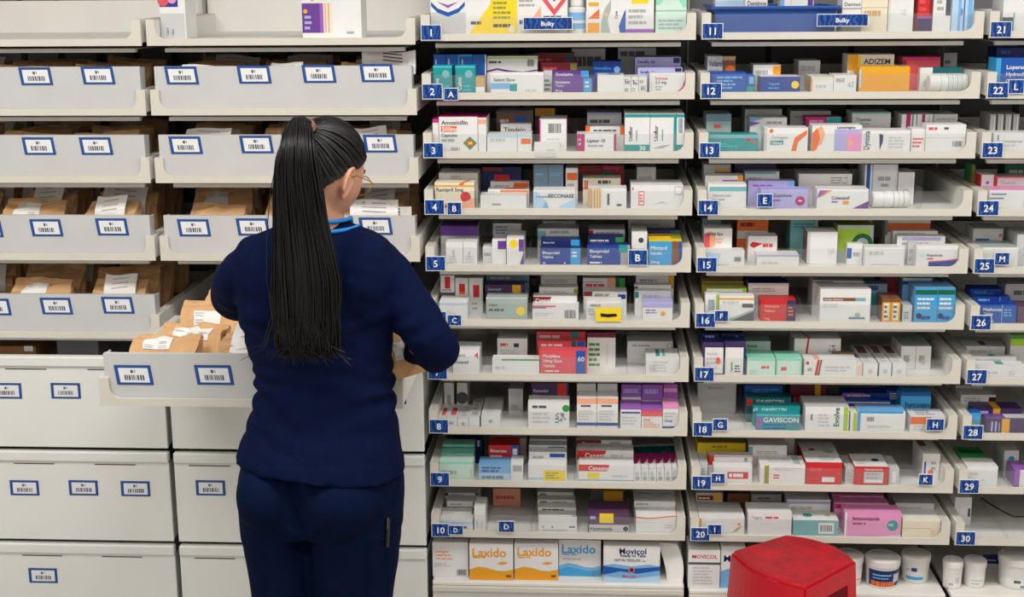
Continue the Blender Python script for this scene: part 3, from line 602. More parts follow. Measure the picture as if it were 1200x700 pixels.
8: [(510,523,490,1.3,9,'thin white carton with red and orange top','white','T b .3 .3 .8 .7 red;T b .3 .18 .8 .3 orange;F l .2 .3 .8 .6 1 grey'), (523.5,536,490,1.3,9,'second thin white carton with red and orange top','white','T b .3 .3 .8 .7 red;T b .3 .18 .8 .3 orange;F l .2 .3 .8 .6 1 grey'), (536.5,549,491,1.1,9,'thin white carton with round mark','white','F d .5 .4 .2 grey;T l .2 .2 .8 .8 4 grey'), (549.5,562,489,1.3,10,'thin white carton with grey end','white','T l .2 .2 .8 .9 4 grey;T b .2 .1 .8 .3 grey'), (564,586,487,1.3,10,'white carton with round seal','white','F d .5 .5 .16 grey;T l .2 .2 .8 .8 6 lgrey'),
    (596,613,456,12,6,'small grey white carton','lgrey','F l .2 .2 .8 .4 1 grey'), (521,532,449,14,6,'tiny white carton at rear with grey mark','white','F b .3 .2 .7 .6 grey'), (536,548,449,14,6,'tiny white carton at rear with dark dot','white','F d .5 .5 .2 dgrey'),
    (623,666,449,8,7,'purple carton with red end','dpurple','F b .7 0 .95 1 red;F t .06 .5 .16 lgrey Ramadol;F t .06 .25 .12 lilac Tablets'), (619,667,472,1.3,5.5,'white carton with green spot and square code','white','F d .92 .78 .14 green;F l .1 .78 .55 .88 1 dgrey;F q .66 .2 .4 slate;F l .1 .2 .55 .6 3 lgrey'),
    (676,699,467,1.3,6,'white upright carton with orange head','white','F b 0 .82 1 1 peach;F b .2 .72 .7 .78 dgrey;F b 0 .1 1 .2 royal;F l .1 .28 .9 .6 4 lgrey'), (699.5,724,467,1.3,6,'second white upright carton with orange head','white','F b 0 .82 1 1 peach;F b .2 .72 .7 .78 dgrey;F b 0 .1 1 .2 royal;F l .1 .28 .9 .6 4 lgrey'), (676,698,450,8,6,'rear white carton with peach foot','white','F b 0 0 1 .4 peach'), (700,723,450,8,6,'rear second white carton with peach foot','white','F b 0 0 1 .4 peach'),
    (727,751,477,1.3,6,'white carton with violet top','white/violet/white','F b 0 .88 1 1 violet;F b .05 .7 .95 .78 royal;F l .1 .2 .9 .55 3 lgrey'), (751.5,776,479,1.3,6,'white carton with red panel and violet top','white/violet/white','F b 0 .62 1 .92 coral;F b 0 .92 1 1 violet;F t .1 .4 .12 coral Oral;F l .1 .1 .9 .34 3 peach'), (776.5,800,475,1.3,6,'white carton with pink and blue bars','white/pink/white','F b 0 .84 1 1 pink;F b 0 .05 1 .13 royal;F t .1 .3 .12 royal Oral;F l .1 .5 .9 .7 2 lgrey'), (728,751,451,8,6,'rear violet carton','violet','F b 0 0 1 .4 white;F l .1 .6 .9 .8 1 lilac'), (752,776,451,8,6,'rear violet carton with grey foot','violet','F b 0 0 1 .3 lgrey;F l .1 .6 .9 .8 1 lilac'), (777,800,450,8,6,'rear violet and pink carton','violet','F b 0 0 1 .3 white;F b .0 .6 1 .8 pink')],
9: [(512,555,541,1.3,4.5,'pale grey mint carton','pmint','F b 0 .86 1 1 mint;F l .06 .3 .6 .5 1 grey;F b .9 .1 .96 .6 lgrey'), (511,555,532,6,4,'mint carton with teal dots','mint','F b 0 .6 1 .9 lteal;F l .1 .3 .9 .5 1 teal'), (510,556,521,10.4,4,'mint carton with teal band at rear','mint','F b 0 .5 1 .7 teal'), (530,565,516,15,6,'navy carton with white edge','navy','F b .85 0 .92 1 white;F b .92 0 1 1 royal'),
    (573,608,522,8,6,'red carton with blue end','red','F b .74 0 1 1 blue;F t .06 .55 .2 white Rivaroxa;F l .06 .2 .5 .35 1 white;F b .8 .4 .95 .8 white'), (574,617,514,15,6,'grey white carton at rear','lgrey','F l .1 .5 .8 .7 1 grey'), (561,598,545,1.3,5,'light blue striped carton','lblue','F b 0 .0 1 .45 pblue;F l .1 .55 .9 .85 2 blue;F l .1 .1 .9 .3 1 slate'), (598.5,613,543,1.8,6,'small white carton with grey window','white','F b .2 .5 .9 .85 grey'),
    (619,664,544,1.3,4,'white carton with yellow sticker','white','F b .4 .0 .96 .62 yellow;F l .45 .15 .9 .5 3 olive;F b 0 .1 .38 .2 pblue'), (620,664,530,5.6,3.5,'white carton with blue print','white','F b .55 .5 .95 .85 blue;F l .1 .4 .5 .6 1 grey'), (620,664,522,9.4,3.5,'white carton with long blue print','white','F b .5 .4 .95 .8 blue;F l .05 .5 .4 .7 1 grey'), (621,664,515,13.4,5,'white carton with dark blue print at rear','white','F b .5 .3 .95 .6 royal'),
    (678,743,545,1.3,5.5,'long white carton with red tab and sticker','white','F p red 0 .62 .52 .62 .56 1 0 1;F t .18 .68 .24 white Canesten;F b .16 .2 .38 .52 yellow;F b .0 .08 1 .12 lblue;F l .6 .3 .9 .4 1 lgrey'), (676,742,528,7.4,4,'long white carton with red brand tab','white','F p red 0 .1 .46 .1 .52 .98 0 .98;F t .14 .3 .45 white Canesten;F l .6 .4 .9 .6 1 lgrey'), (675,740,516,13,5,'long white carton with red tab at rear','white','F b 0 .1 .45 1 dred;F t .1 .3 .45 cream Canesten;F l .6 .5 .9 .8 1 grey')]
   +[(742.5+9*i, 751+9*i, 550-0.2*i, 1.3, 12, '%s thin carton with magenta and teal stripes' % w, 'white', 'T b 0 0 1 .18 white;T b 0 .42 1 .62 magenta;T p magenta 0 .2 .4 .2 1 .42 0 .42;T b 0 .62 1 .9 dteal;F d .5 .3 .16 grey;F l .2 .5 .8 .8 1 lgrey') for i, w in enumerate(['first','second','third','fourth','fifth','sixth'])],
10: [(514,554,609,1.3,4,'white carton with pale blue band','white','F b 0 .55 1 .8 pblue;F l .6 .2 .95 .4 1 dgrey'), (512,553,600,5.6,3,'white carton with red underline','white','F b 0 .3 1 .5 lteal;F b 0 .7 .4 .8 coral'), (524,560,588,9,4,'white carton with dark green stripe','white','F b 0 .05 .85 .4 dgreen;F b .85 0 1 1 green;F l .1 .6 .7 .75 1 grey'), (520,561,578,14,6,'white carton with navy corners','white','F b 0 .5 .1 1 royal;F b .9 .5 1 1 royal;F l .2 .6 .8 .8 1 grey'), (556,569,594,1.5,6,'upright white striped carton','white','F r .35 .1 .2 grey Fenbid;F r .75 .1 .16 lgrey Tablets'),
    (578,610,573,20,6,'pinkish carton deep at rear','peach','F l .1 .4 .8 .6 1 coral'),
    (631,676,612,1.3,4,'white carton with purple dots','white','F d .12 .5 .08 violet;F d .36 .5 .08 ink;F b .8 .45 .95 .6 violet;F l .1 .1 .9 .25 1 lgrey'), (631,675,604,5.6,3.2,'white carton with teal edge','white','F b .9 .1 1 .9 dteal;F l .1 .3 .8 .6 1 grey'), (631,675,595,9.2,3.2,'white carton with green line','white','F b 0 .1 1 .25 teal;F l .1 .4 .8 .7 1 dgrey'), (630,674,586,12.8,3.2,'white carton with dark code','white','F c .06 .3 .24 .8 ink;F l .4 .4 .9 .7 1 grey'), (630,672,577,16.4,4,'white carton with dark code at rear','white','F c .06 .3 .24 .8 ink'),
    (692,730,576,15,6,'yellow and grey carton','gold','F b 0 0 .4 1 dgrey'), (689,737,602,1.3,5.5,'plum carton with yellow sticker','plum','F b .28 .5 .62 1 yellow;F b 0 0 1 .42 lgrey;F b 0 .0 .03 1 dpurple;F t .06 .12 .18 dpurple Hydroxide;F d .92 .22 .13 dpurple;F l .05 .7 .25 .85 1 lilac'),
    (745,796,604,1.3,5.5,'white carton with orange wave','white','F p orange 0 .92 .3 .84 .6 .9 1 1 1 .94 .6 .84 .3 .78 0 .84;F l .7 .3 .95 .5 2 lgrey;F b 0 .6 .5 .62 lgrey'), (743,794,588,7.4,6,'white carton with amber wave at rear','white','F p amber 0 .3 .3 .2 .6 .3 1 .45 1 .35 .6 .2 .3 .1 0 .2;F l .06 .6 .4 .8 1 grey'), (742,790,576,15,6,'white carton with dark code behind waves','white','F c .1 .4 .3 .8 ink;F l .4 .5 .9 .7 1 grey')],
12: [(814,846,66,9,8,'grey carton with bold heading','lgrey','F t .1 .5 .3 ink Voltarol;F l .1 .2 .8 .35 1 grey'), (846.5,861,66,9,8,'small brown and orange carton','brown','F d .6 .3 .25 orange;F b 0 .8 1 1 tan'),
    (826,874,85,2,7,'blue carton with pale print','blue','F l .2 .2 .9 .8 4 lblue;F b 0 0 .08 1 royal'), (874.5,884,88,2,6,'small teal and blue carton','blue','F b 0 0 1 .35 teal;F b .3 .5 .9 .9 lblue'),
    (882,914,76,9,6,'white carton with amber end','white','F b .72 .1 1 .9 amber;F l .1 .3 .6 .6 1 grey'), (891,937,90,1.3,6,'royal blue carton with yellow disc and white top','royal/white/royal','F d .88 .5 .24 yellow;F t .2 .5 .14 lblue Tegretol;F l .2 .25 .6 .35 1 sky'),
    (935,960,71,13,7,'grey white carton deep at rear','lgrey','F l .1 .4 .9 .7 1 grey'), (950,976,90,1.3,8,'white carton with peach end','white/white/tan','F b 0 .8 1 1 cream;F b 0 .1 .08 .9 peach;F l .2 .3 .9 .5 1 lgrey'), (976.5,1003,88,1.3,9,'white carton with code square','white','F q .6 .3 .35 grey;F l .1 .6 .5 .8 1 grey'),
    (992,1046,64,9,6,'white and yellow carton with bold name','white','F b 0 0 .22 1 gold;F t .34 .4 .34 ink ADIZEM;F b .22 .1 .28 .9 yellow'), (1006,1065,78,1.3,6,'amber yellow carton with blue tag','gold','F l .12 .2 .9 .7 4 amber;T b .8 .2 .96 .9 slate;F b 0 .2 .04 .9 pblue'),
    (1056,1100,67,9,6,'coral red carton','coral','F b 0 0 .1 1 dred;F b 0 .8 1 1 hot'), (1077,1126,79,6.5,6,'white carton with dark green top','white/dgreen/white','F b .3 .75 1 1 dteal;F l .1 .2 .5 .5 3 lgrey'), (1104,1158,62,15,8,'dusty grey carton at rear','grey','F l .1 .4 .7 .6 1 dgrey')],
13: [(818,856,134,8,8,'grey teal carton with red print','sage','F b 0 .7 1 1 slate;F l .3 .4 .8 .55 1 coral;F b 0 0 1 .2 teal'), (828,888,158,1.3,6,'bright teal carton with red mark','teal','F d .8 .7 .12 red;F d .92 .6 .1 coral;F b 0 .8 1 1 lteal;F l .1 .3 .6 .5 2 cyan'),
    (872,915,128,15,7,'grey carton deep at rear','lgrey','F l .1 .4 .9 .6 1 grey'), (878,921,138,8,6,'white carton with violet and blue corner','white','F p lblue 0 .6 .4 1 0 1;F p violet 0 .3 .3 .6 0 .7;F l .45 .5 .9 .7 1 grey'), (895,946,150,1.3,6,'white carton with orange swirl','white','F p orange .62 0 .74 0 .78 .4 .98 .75 .98 .92 .7 .6;F t .16 .55 .13 grey Carbagen;F b .14 .3 .44 .48 teal;F t .16 .32 .13 white 100mg;F d .16 .88 .08 orange;F b 0 .0 .06 1 lgrey'),
    (925,972,130,15,6,'plain grey carton at rear','lgrey','F l .1 .3 .7 .5 1 grey'), (943,984,137,8,4,'dark red and teal carton','magenta','F b .6 0 1 1 teal;F b 0 .0 1 .1 white;F l .1 .4 .5 .7 1 pink'), (951,1009,147,1.3,6,'white carton shading to lilac with orange swirl','white','F p peach .0 .1 .2 .3 .26 .7 .18 1 .06 .8;F p orange .0 .0 .1 .1 .16 .5 .1 .9 0 .7;F b .45 .0 1 .85 lilac;F b .7 0 1 .7 pink;F t .5 .88 .1 ink Lamotrigine;F d .78 .35 .1 peach'),
    (997,1042,132,9,7,'large grey white carton with teal name','lgrey/pmint/white','F b 0 .92 1 1 lteal;F t .1 .6 .14 dgrey Topamax;F l .1 .4 .5 .5 1 grey'), (1009,1066,153,1.3,6,'white nasal spray carton with navy wedge','white','F r .16 .12 .12 ink Dymista;F p navy .38 .1 .44 .5 .44 .8 .36 .85;F l .55 .2 .9 .7 4 lgrey;F b .04 .05 .05 .9 pblue'),
    (1055,1072,134,8,8,'thin white carton with magenta stripe','white/lgrey/white','F b .3 0 .6 1 magenta;F b .7 0 .8 1 slate'), (1073,1091,134,8,8,'second thin white carton with magenta stripe','white','F b .3 0 .5 1 magenta;F b .7 0 .8 1 lgrey'), (1092,1120,134,8,8,'grey white carton beside striped ones','lgrey','F l .1 .3 .9 .7 2 grey'), (1067,1083,151,2,5,'white carton with pale pink print','white','F l .1 .2 .9 .6 3 coral'), (1084,1138,146,1.3,6,'large white carton with barcode corner','white','F c .68 .2 .93 .4 dgrey;F l .06 .8 .4 .9 1 coral;F l .45 .82 .6 .9 1 dgrey;F b 0 .52 1 .53 lgrey')],
14: [(829,874,216,1.3,5,'white carton with teal stripe','white','F b .04 .72 1 .9 lteal;F t .12 .5 .12 grey Alendronic;F d .26 .24 .1 amber;F l .12 .35 .5 .42 1 grey'), (822,870,206,6.6,4,'white carton with purple and gold band','white','F b .45 .1 .98 .6 violet;F b .85 .5 1 1 gold;F l .1 .3 .4 .5 1 grey'), (810,855,193,12,6,'grey carton with blue strip','lgrey','F b .4 .1 1 .5 blue;F b .4 .5 1 .7 gold'),
    (891,946,222,1.3,5,'lilac carton with maroon disc','lilac','F d .84 .42 .24 magenta;F t .26 .62 .16 dpurple Zopiclone;F l .26 .4 .5 .5 1 violet;F b .8 .4 .88 .46 white'), (876,930,212,6.6,3.4,'lilac carton with blue end','lilac','F b .86 .1 1 .9 lblue;F l .1 .4 .6 .6 1 violet'), (872,912,201,10.6,4,'white carton with teal top edge','white','F b 0 .8 .9 1 lteal;F l .1 .2 .7 .5 1 grey'), (860,908,192,15,6,'dark purple carton at rear','dpurple','F b 0 .0 1 .2 lilac'),
    (935,997,204,9,8,'large plain white carton','white','F l .6 .4 .9 .8 3 grey;F b .9 .1 .92 .9 lgrey'), (957,1017,222,1.3,6,'white carton with purple corners','white','F p purple .66 0 1 0 1 .42;F p violet .0 .55 .24 .95 .04 .95;F p amber .06 .6 .3 .95 .22 .95 .02 .6;F t .28 .5 .16 ink Colecalcif;F b .5 .25 .62 .42 gold;F l .28 .35 .48 .42 1 violet'),
    (1012,1050,190,9,7,'tall white carton with blue left edge','white','F b .05 0 .16 1 blue;F b .22 .0 .25 1 lblue;F l .4 .6 .95 .7 1 grey;F l .5 .45 .8 .52 1 grey;F b .95 0 .97 1 pblue'), (1051,1070,202,9,6,'small square white carton','white','F d .5 .4 .1 lgrey')],
15: [(813,844,252,13,7,'dark teal carton with ringed badge','slate','F d .6 .4 .26 dteal;F d .6 .4 .18 white;F d .6 .4 .1 teal'), (819,857,268,6,7,'white carton fading to red','white','F b 0 .2 .2 .8 coral;F p peach .2 .1 .4 .3 .4 .8 .2 .9;F t .1 .72 .12 ink Elidel_Eye;F l .2 .4 .9 .6 2 peach;F b 0 .0 1 .1 lblue'), (826,872,294,1.3,4.5,'white carton with pale blue and barcode','white','F p pblue .0 .1 .3 .1 .4 .8 0 .9;F c .74 .3 .92 .6 dgrey;F b 0 .0 .6 .08 sky'),
    (863,899,253,13,7,'orange carton with pale foot','orange','F b 0 0 1 .4 lgrey;F l .1 .6 .8 .8 1 dred'), (876,910,277,7.5,5,'small white carton with red drop','white','F p red .05 .5 .15 .7 .5 .6 .2 .35;F l .5 .4 .9 .6 1 coral'), (887,936,299,1.3,6,'low white carton with pale mauve edge','white','F b 0 .86 1 1 lilac;F l .1 .2 .6 .4 1 lgrey'),
    (925,957,252,12,7,'pale teal carton','lteal','F l .1 .4 .9 .7 2 teal;F b .9 0 1 1 sage'), (945,980,272,4.5,8,'white carton with brown side','white/white/brown','F b 0 0 .1 1 lgrey;F q .7 .3 .2 lgrey'),
    (980,1022,264,7,6,'olive green carton with dark green ring','lime/olive/lime','F b .0 .0 1 1 sage;F b .0 .3 .9 .9 lime;F d .7 .5 .28 dgreen;F d .7 .5 .16 sage'), (985,1020,253,14,5,'olive carton at rear','olive','F b .1 .4 .9 .7 lgrey'), (992,1010,286,4,6,'small white and blue carton','white','F b 0 .3 .3 .8 blue;F l .4 .4 .9 .6 1 grey'), (1013,1059,290,1.3,6,'white carton with fine double square','white','F l .1 .6 .5 .8 1 lgrey;F b .15 .1 .9 .14 lgrey'),
    (1036,1088,257,13,5,'white carton with orange top band','white','F b .05 .2 1 .75 orange;F b 0 0 .05 1 slate'), (1045,1097,271,9.4,3.2,'white carton with mauve lines','white','F b .2 .2 1 .5 lilac;F l .1 .6 .8 .8 1 grey'), (1050,1106,277,5.8,3.2,'white carton with mauve print nearer front','white','F b .1 .6 .9 .9 lilac;F l .1 .2 .8 .4 1 grey'), (1063,1072,284,4,3,'thin grey white carton edge','lgrey','F l .2 .2 .8 .7 2 grey'), (1073,1127,288,1.3,4.2,'white carton with navy and red wave','white','F p royal .3 .0 .9 0 1 .35 .7 .28 .3 .22;F p coral .3 .22 .7 .28 1 .35 1 .4 .7 .33 .3 .27;F d .16 .55 .1 pmint;F t .26 .5 .12 dgrey Ropinirole;F l .26 .36 .5 .42 1 coral')],
16: [(840,883,347,1.3,4,'white carton with dark teal corner','white','F p dgrey .3 0 1 0 1 .42;F p sage .1 0 .3 0 1 .42 1 .5;F b .66 .55 .98 .7 dgrey;F b .0 .86 1 .92 amber;F l .1 .7 .6 .8 1 lgrey'), (826,844,345,2,3,'white and lime carton with barcode','white','F c .2 .4 .7 .8 slate;F b .8 0 1 1 lime'), (827,874,338,5.6,3,'lime green and white carton','lime','F b 0 .6 .9 .9 white;F b .5 .3 .95 .6 lteal'), (822,870,330,9,3,'olive carton with brown edge','olive','F b 0 .6 1 .9 brown;F b .3 .0 1 .3 lime'), (815,868,322,12.6,5,'brown and gold carton at rear','brown','F b 0 .3 1 .6 gold;F b .0 .7 .2 1 black'),
    (876,923,332,7.5,7,'white carton with navy top','white/navy/white','F l .1 .5 .9 .7 2 grey;F b 0 .84 1 1 lgrey'), (873,915,323,15,5,'navy carton at rear','navy','F l .1 .4 .7 .7 1 lblue'), (891,932,352,1.3,6,'red carton with purple end','red','F b .74 0 1 1 dpurple;F t .1 .66 .13 peach Warfarin;F t .1 .46 .12 peach Tablets;F t .1 .1 .12 peach 1mg;F l .78 .3 .95 .7 3 orange'),
    (960,1019,339,1.3,7,'large white carton with brown name strip','white/lgrey/white','F b .06 .64 .9 .74 brown;F b .7 .64 .9 .74 lteal;F t .08 .66 .06 white Acidex_Advance;F l .06 .45 .4 .55 2 lgrey;F d .75 .22 .08 sage;F b .58 .1 .9 .16 slate'), (951,1010,329,9,6,'white carton with black edge behind large one','lgrey','F b 0 .8 .4 .9 ink'),
    (1013,1038,333,9,6,'dull teal carton','slate','F b .1 .3 .9 .7 teal;F l .1 .8 .9 .95 1 navy'), (1030,1054,325,15,6,'dark red and magenta carton','dred','F b .3 0 1 .5 magenta'), (1033,1043,350,1.3,6,'thin gold and brown carton','gold/brown/brown','F b .2 .1 .8 .8 cream;F b 0 .85 1 1 brown;F l .25 .2 .7 .7 3 ink'), (1043.5,1054,350,1.3,6,'second thin gold and brown carton','gold/brown/brown','F b .2 .1 .8 .8 cream;F b 0 .85 1 1 brown;F l .25 .2 .7 .7 3 ink'), (1057,1068,358,2,5,'small pale carton beside blue pair','lgrey','F l .2 .2 .8 .6 3 slate'),
    (1071,1097,338,1.3,8,'sky blue carton with green name band','sky/lblue/lblue','F b 0 .82 .98 .95 dgreen;F l .1 .4 .9 .72 3 white;F d .2 .2 .08 navy;F l .3 .1 .9 .2 1 royal'), (1097.5,1125,338,1.3,8,'sky blue carton with green band, right one','sky/lblue/lblue','F b 0 .82 .98 .95 dgreen;F l .1 .4 .9 .72 3 white;F d .2 .2 .08 navy;F l .3 .1 .9 .2 1 royal'), (1056,1090,326,10,6,'pale blue carton at rear','lblue','F b 0 .4 .3 .7 royal;F b 0 .8 1 1 white')],
17: [(823,847,402,1.3,5,'purple edged white carton','white/navy/dpurple','F b 0 .86 1 1 dpurple;F b 0 0 .1 1 dpurple;F d .75 .42 .08 orange;F d .75 .5 .06 coral;F l .2 .2 .8 .7 4 lgrey;F b 0 0 1 .05 black'), (848,873,401,1.3,5,'purple topped white carton with vertical print','white/navy/dpurple','F b 0 .84 1 1 dpurple;F b .9 0 1 .84 navy;F r .4 .1 .1 dgrey Capsules;F l .5 .1 .8 .3 3 dgrey;F b 0 0 .05 1 black'), (818,842,391,7,6,'dark navy carton behind purple edged one','navy','F b .1 .3 .9 .5 dpurple;F l .2 .6 .8 .8 1 lilac'), (844,870,391,7,6,'dark navy carton with pale cap','navy','F b 0 .0 1 .3 white;F d .7 .7 .1 amber'),
    (875,908,420,1.3,6,'pale mint carton with red mark','pmint/mint/mint','F l .5 .4 .9 .55 1 coral;F b 0 .86 1 1 mint;F l .1 .1 .4 .3 2 lgrey'), (909,939,420,1.3,6,'mint carton with pale window','pmint/mint/mint','F b 0 0 .06 1 mint;F b .94 0 1 1 mint;F b 0 .86 1 1 mint;F l .2 .3 .6 .5 1 coral'), (872,902,400,10,6,'faded green carton at rear','sage','F l .1 .5 .6 .7 1 green'),
    (942,1004,422,1.3,6,'long white carton with red diagonal stripes','white','F p red .2 0 .25 0 .3 1 .25 1;F p dred .26 0 .29 0 .34 1 .31 1;F l .06 .3 .16 .5 1 grey;F l .4 .3 .9 .6 2 lgrey;T b .2 .1 .3 1 peach;F d .06 .8 .1 red'), (930,984,397,9,8,'white carton with red stripe and code','white','F p red .24 0 .28 0 .32 1 .28 1;F q .74 .3 .35 slate;T p red .3 0 .34 0 .2 1 .16 1'), (975,1000,413,7.5,1.2,'brown topped low carton','brown','F b 0 0 1 .5 white'),
    (1011,1028,426,1.3,11,'narrow white carton with brown top block','white','T b .15 .55 .8 .95 brown;T l .2 .1 .8 .5 4 lgrey;F d .5 .4 .18 lgrey'), (1030,1044,426,1.3,11,'second narrow white carton with brown top block','white','T b .15 .55 .8 .95 brown;T l .2 .1 .8 .5 4 lgrey;F d .5 .4 .18 lgrey'), (1045.5,1061,426,1.3,11,'third narrow white carton with brown top block','white','T b .15 .55 .8 .95 brown;T l .2 .1 .8 .5 4 lgrey;F d .5 .4 .18 lgrey'), (1003,1010,426,1.3,9,'very thin white carton with peach stripes','white','F b .3 .1 .5 .9 peach;F b .7 .1 .8 .9 peach'),
    (1055,1072,406,9,9,'pale olive topped carton','white/sage/white','F l .2 .3 .8 .6 1 grey'), (1072.5,1090,406,9,9,'pale olive topped carton, right one','white/sage/white','F l .2 .3 .8 .6 1 grey;F d .5 .3 .1 lgrey')],
18: [(813,862,449,16,7,'grey white carton with faint heading','lgrey','F t .25 .8 .1 grey Mucodyne;F l .25 .65 .7 .72 1 lgrey'), 
    (886,937,486,1.3,3.5,'teal antacid carton with slanted white name','teal','F t .16 .52 .3 white GAVISCON;F l .16 .1 .9 .4 2 blue;F p violet 0 .0 .1 .2 .14 .7 .06 .9 0 .5;F b .7 .4 .98 .48 violet;F b 0 .9 1 1 cyan'), (882,937,476,5,3.2,'teal antacid carton behind front one','teal','F t .18 .3 .45 white GAVISCON;F l .6 .1 .95 .2 1 violet;F p lilac 0 .2 .1 .4 .1 .8 0 .6'), (874,926,466,8.6,4,'dark teal antacid carton with red side','dteal','F t .22 .3 .45 white GAVISCON;F b 0 0 .14 .8 red;F l .3 .2 .9 .35 1 lilac'), (872,916,452,13.5,6,'blue green carton at rear','blue','F l .2 .4 .9 .7 2 sky'),
    (925,966,451,15,6,'dark maroon carton with yellow end','maroon','F b .7 .1 .86 1 gold;F l .1 .4 .6 .6 1 coral'), (943,994,477,1.3,6,'white carton with lime stripe and vertical name','white/lgrey/white','F b .88 0 .98 1 lime;F r .78 .2 .13 dgreen Evolve;F c .12 .45 .17 .7 dgrey;F l .3 .2 .6 .7 4 lgrey'),
    (1005,1060,482,1.3,6,'white carton with sky blue top band','white/lblue/white','F b .0 .88 .95 1 sky;F b 0 0 .05 1 sky;F c .18 .5 .34 .72 dgrey;F l .2 .2 .9 .3 2 lgrey'), (996,1004,484,1.5,6,'thin white and lime carton','white','F b .4 0 .9 1 lime'), (990,1044,476,7.5,2.2,'royal blue carton with white foot','royal','F b 0 0 1 .6 white;F l .1 .8 .9 .95 1 lblue'), (988,1042,469,9.9,2.2,'royal blue carton with white strip','royal','F b 0 .0 1 .7 lgrey'), (986,1040,461,12.5,4,'blue and violet carton at rear','royal','F b 0 .5 .5 1 violet;F l .1 .6 .9 .8 1 lgrey'),
    (1054,1089,460,8,7,'bright blue carton with dark name','sky','F t .16 .3 .26 navy hycosan;F b 0 .82 1 1 blue'), (1035,1056,458,13,6,'blue carton with white lines','blue','F l .2 .3 .9 .8 3 white'),
    (1066,1107,488,1.3,6,'white carton with orange panel','white','F b 0 .5 .6 .95 orange;F l .1 .15 .5 .4 2 lgrey;T l .2 .2 .8 .8 3 grey')],
19: [(815,873,519,12,7,'bright yellow carton','yellow/olive/yellow','F l .3 .5 .8 .7 1 olive;F b 0 .85 1 1 gold'), (830,881,534,6,5,'white carton with red end and code','white/lgrey/red','F b 0 0 .12 1 red;F q .8 .35 .4 slate;F b 0 .85 1 .9 coral'), (836,881,548,1.3,4,'white carton with red strip','white','F b .36 .3 .9 .72 red;F l .4 .4 .85 .62 1 white'), (813,829,543,3,9,'pale grey leaflet carton at left','lgrey','F l .2 .2 .8 .7 4 slate'),
    (877,921,522,9,6,'white carton with teal corner','white','F b 0 .3 .1 .9 lteal;F l .2 .4 .9 .6 2 grey'), (890,943,545,1.3,7,'large white carton with olive stripe','white','F b .1 0 .2 .95 olive;F l .3 .7 .9 .85 2 lgrey;F l .3 .3 .5 .5 2 coral;T l .2 .3 .9 .7 2 lgrey;T b .75 .1 .9 .9 sage'), (880,930,514,15.5,4,'grey carton at rear with pale top','lgrey','F l .2 .4 .9 .6 1 grey'),
    (944,986,542,1.3,10,'red fronted carton with white top','red/white/red','F b .45 .12 .8 .34 white;F l .1 .6 .5 .75 1 coral;T d .3 .6 .05 red;T l .4 .1 .9 .3 2 lgrey;T d .75 .5 .08 sage'),
    (1001,1040,547,1.3,6,'red outlined carton with white top','red/white/red','F b .28 .12 .86 .72 lgrey;F b .32 .16 .82 .3 white;F l .35 .35 .8 .65 2 grey;F t .3 .8 .12 white Lansoprazole;T d .7 .5 .1 navy;T l .1 .2 .5 .5 2 lgrey'), (990,1000,548,2.5,6,'small clear and white carton','lgrey','F l .2 .2 .8 .7 3 grey'), (1041,1053,549,2.5,6,'small clear cap carton','lgrey','F b .3 .1 .7 .8 white'),
    (1080,1100,532,6,9,'white carton with brown top square','white','T b .1 .5 .5 .9 brown;F b .1 .2 .2 .7 blue;F d .5 .3 .1 orange;F l .5 .4 .9 .7 2 grey')],
20: [(810,846,578,13,6,'brown and yellow carton','lgrey','F b .05 .4 .65 .8 dred;F b .65 .4 .98 .9 gold;F l .1 .5 .6 .65 1 cream'), (815,872,606,1.3,6,'white carton with gold marks','white','F b 0 .3 .06 .9 amber;F p tan .72 .1 .84 .4 .95 .5 .84 .2;F d .88 .6 .08 gold;F l .2 .5 .6 .6 1 lgrey'), (813,868,596,8,5,'white carton with grey name','lgrey','F t .3 .5 .3 grey Clarithro;F d .05 .4 .2 amber'), (852,878,579,15,6,'dull red brown carton at rear','brown','F l .1 .4 .7 .6 1 dred'),
    (876,927,601,1.3,6,'plain white carton with pink grey name','white','F t .08 .72 .12 grey Viagra;F l .4 .74 .8 .82 1 coral;F b 0 .5 1 .505 lgrey'), (880,915,580,13,6,'dusty grey carton at rear','grey','F l .2 .4 .8 .6 1 dgrey'),
    (929,982,610,1.3,6,'teal fronted carton with white top','lteal/white/lteal','F b .56 .15 .9 .85 white;F c .6 .3 .86 .7 dgrey;T d .35 .6 .22 teal;T d .8 .6 .12 lime'), (921,972,586,9,7,'white carton with lilac band','white','F b 0 .7 1 .9 lilac;F l .1 .3 .8 .5 2 grey'),
    (989,1055,601,1.3,5.5,'large pink carton with teal disc','pink','F d .85 .48 .22 teal;F t .14 .68 .15 maroon Itraconazole;F l .14 .5 .4 .58 1 magenta;F t .78 .46 .1 white 100;F b 0 0 .04 1 white;F p white .5 0 1 .1 1 0'), (977,1040,590,7.4,4,'pink carton with dark left end','pink','F b 0 .2 .2 .9 magenta;F d .93 .7 .2 teal;F l .3 .4 .8 .6 2 magenta'), (974,1034,581,12,5,'pink carton at rear with teal end','pink/pink/pink','F b 0 .1 .15 .9 magenta;F d .94 .6 .2 dteal;F l .2 .5 .8 .7 1 hot'),
    (1057,1106,609,1.3,7,'cream carton with coral mark','cream/white/cream','F l .75 .2 .93 .4 2 peach;F b 0 .5 .8 .52 tan'), (1048,1096,590,9,6,'grey cream carton behind','lgrey','F l .1 .4 .8 .6 1 grey'), (1040,1090,580,16,5,'grey carton at rear of last lane','lgrey','F b 0 .5 1 .7 cream')],
21: [(1174,1215,-20,2,6,'white carton with green fold','white/white/white','F b 0 0 .3 .3 dgrey;F b .3 .0 .34 .4 lteal'), (1216,1245,-20,2,6,'mint carton','mint','F l .1 .3 .8 .6 3 teal')],
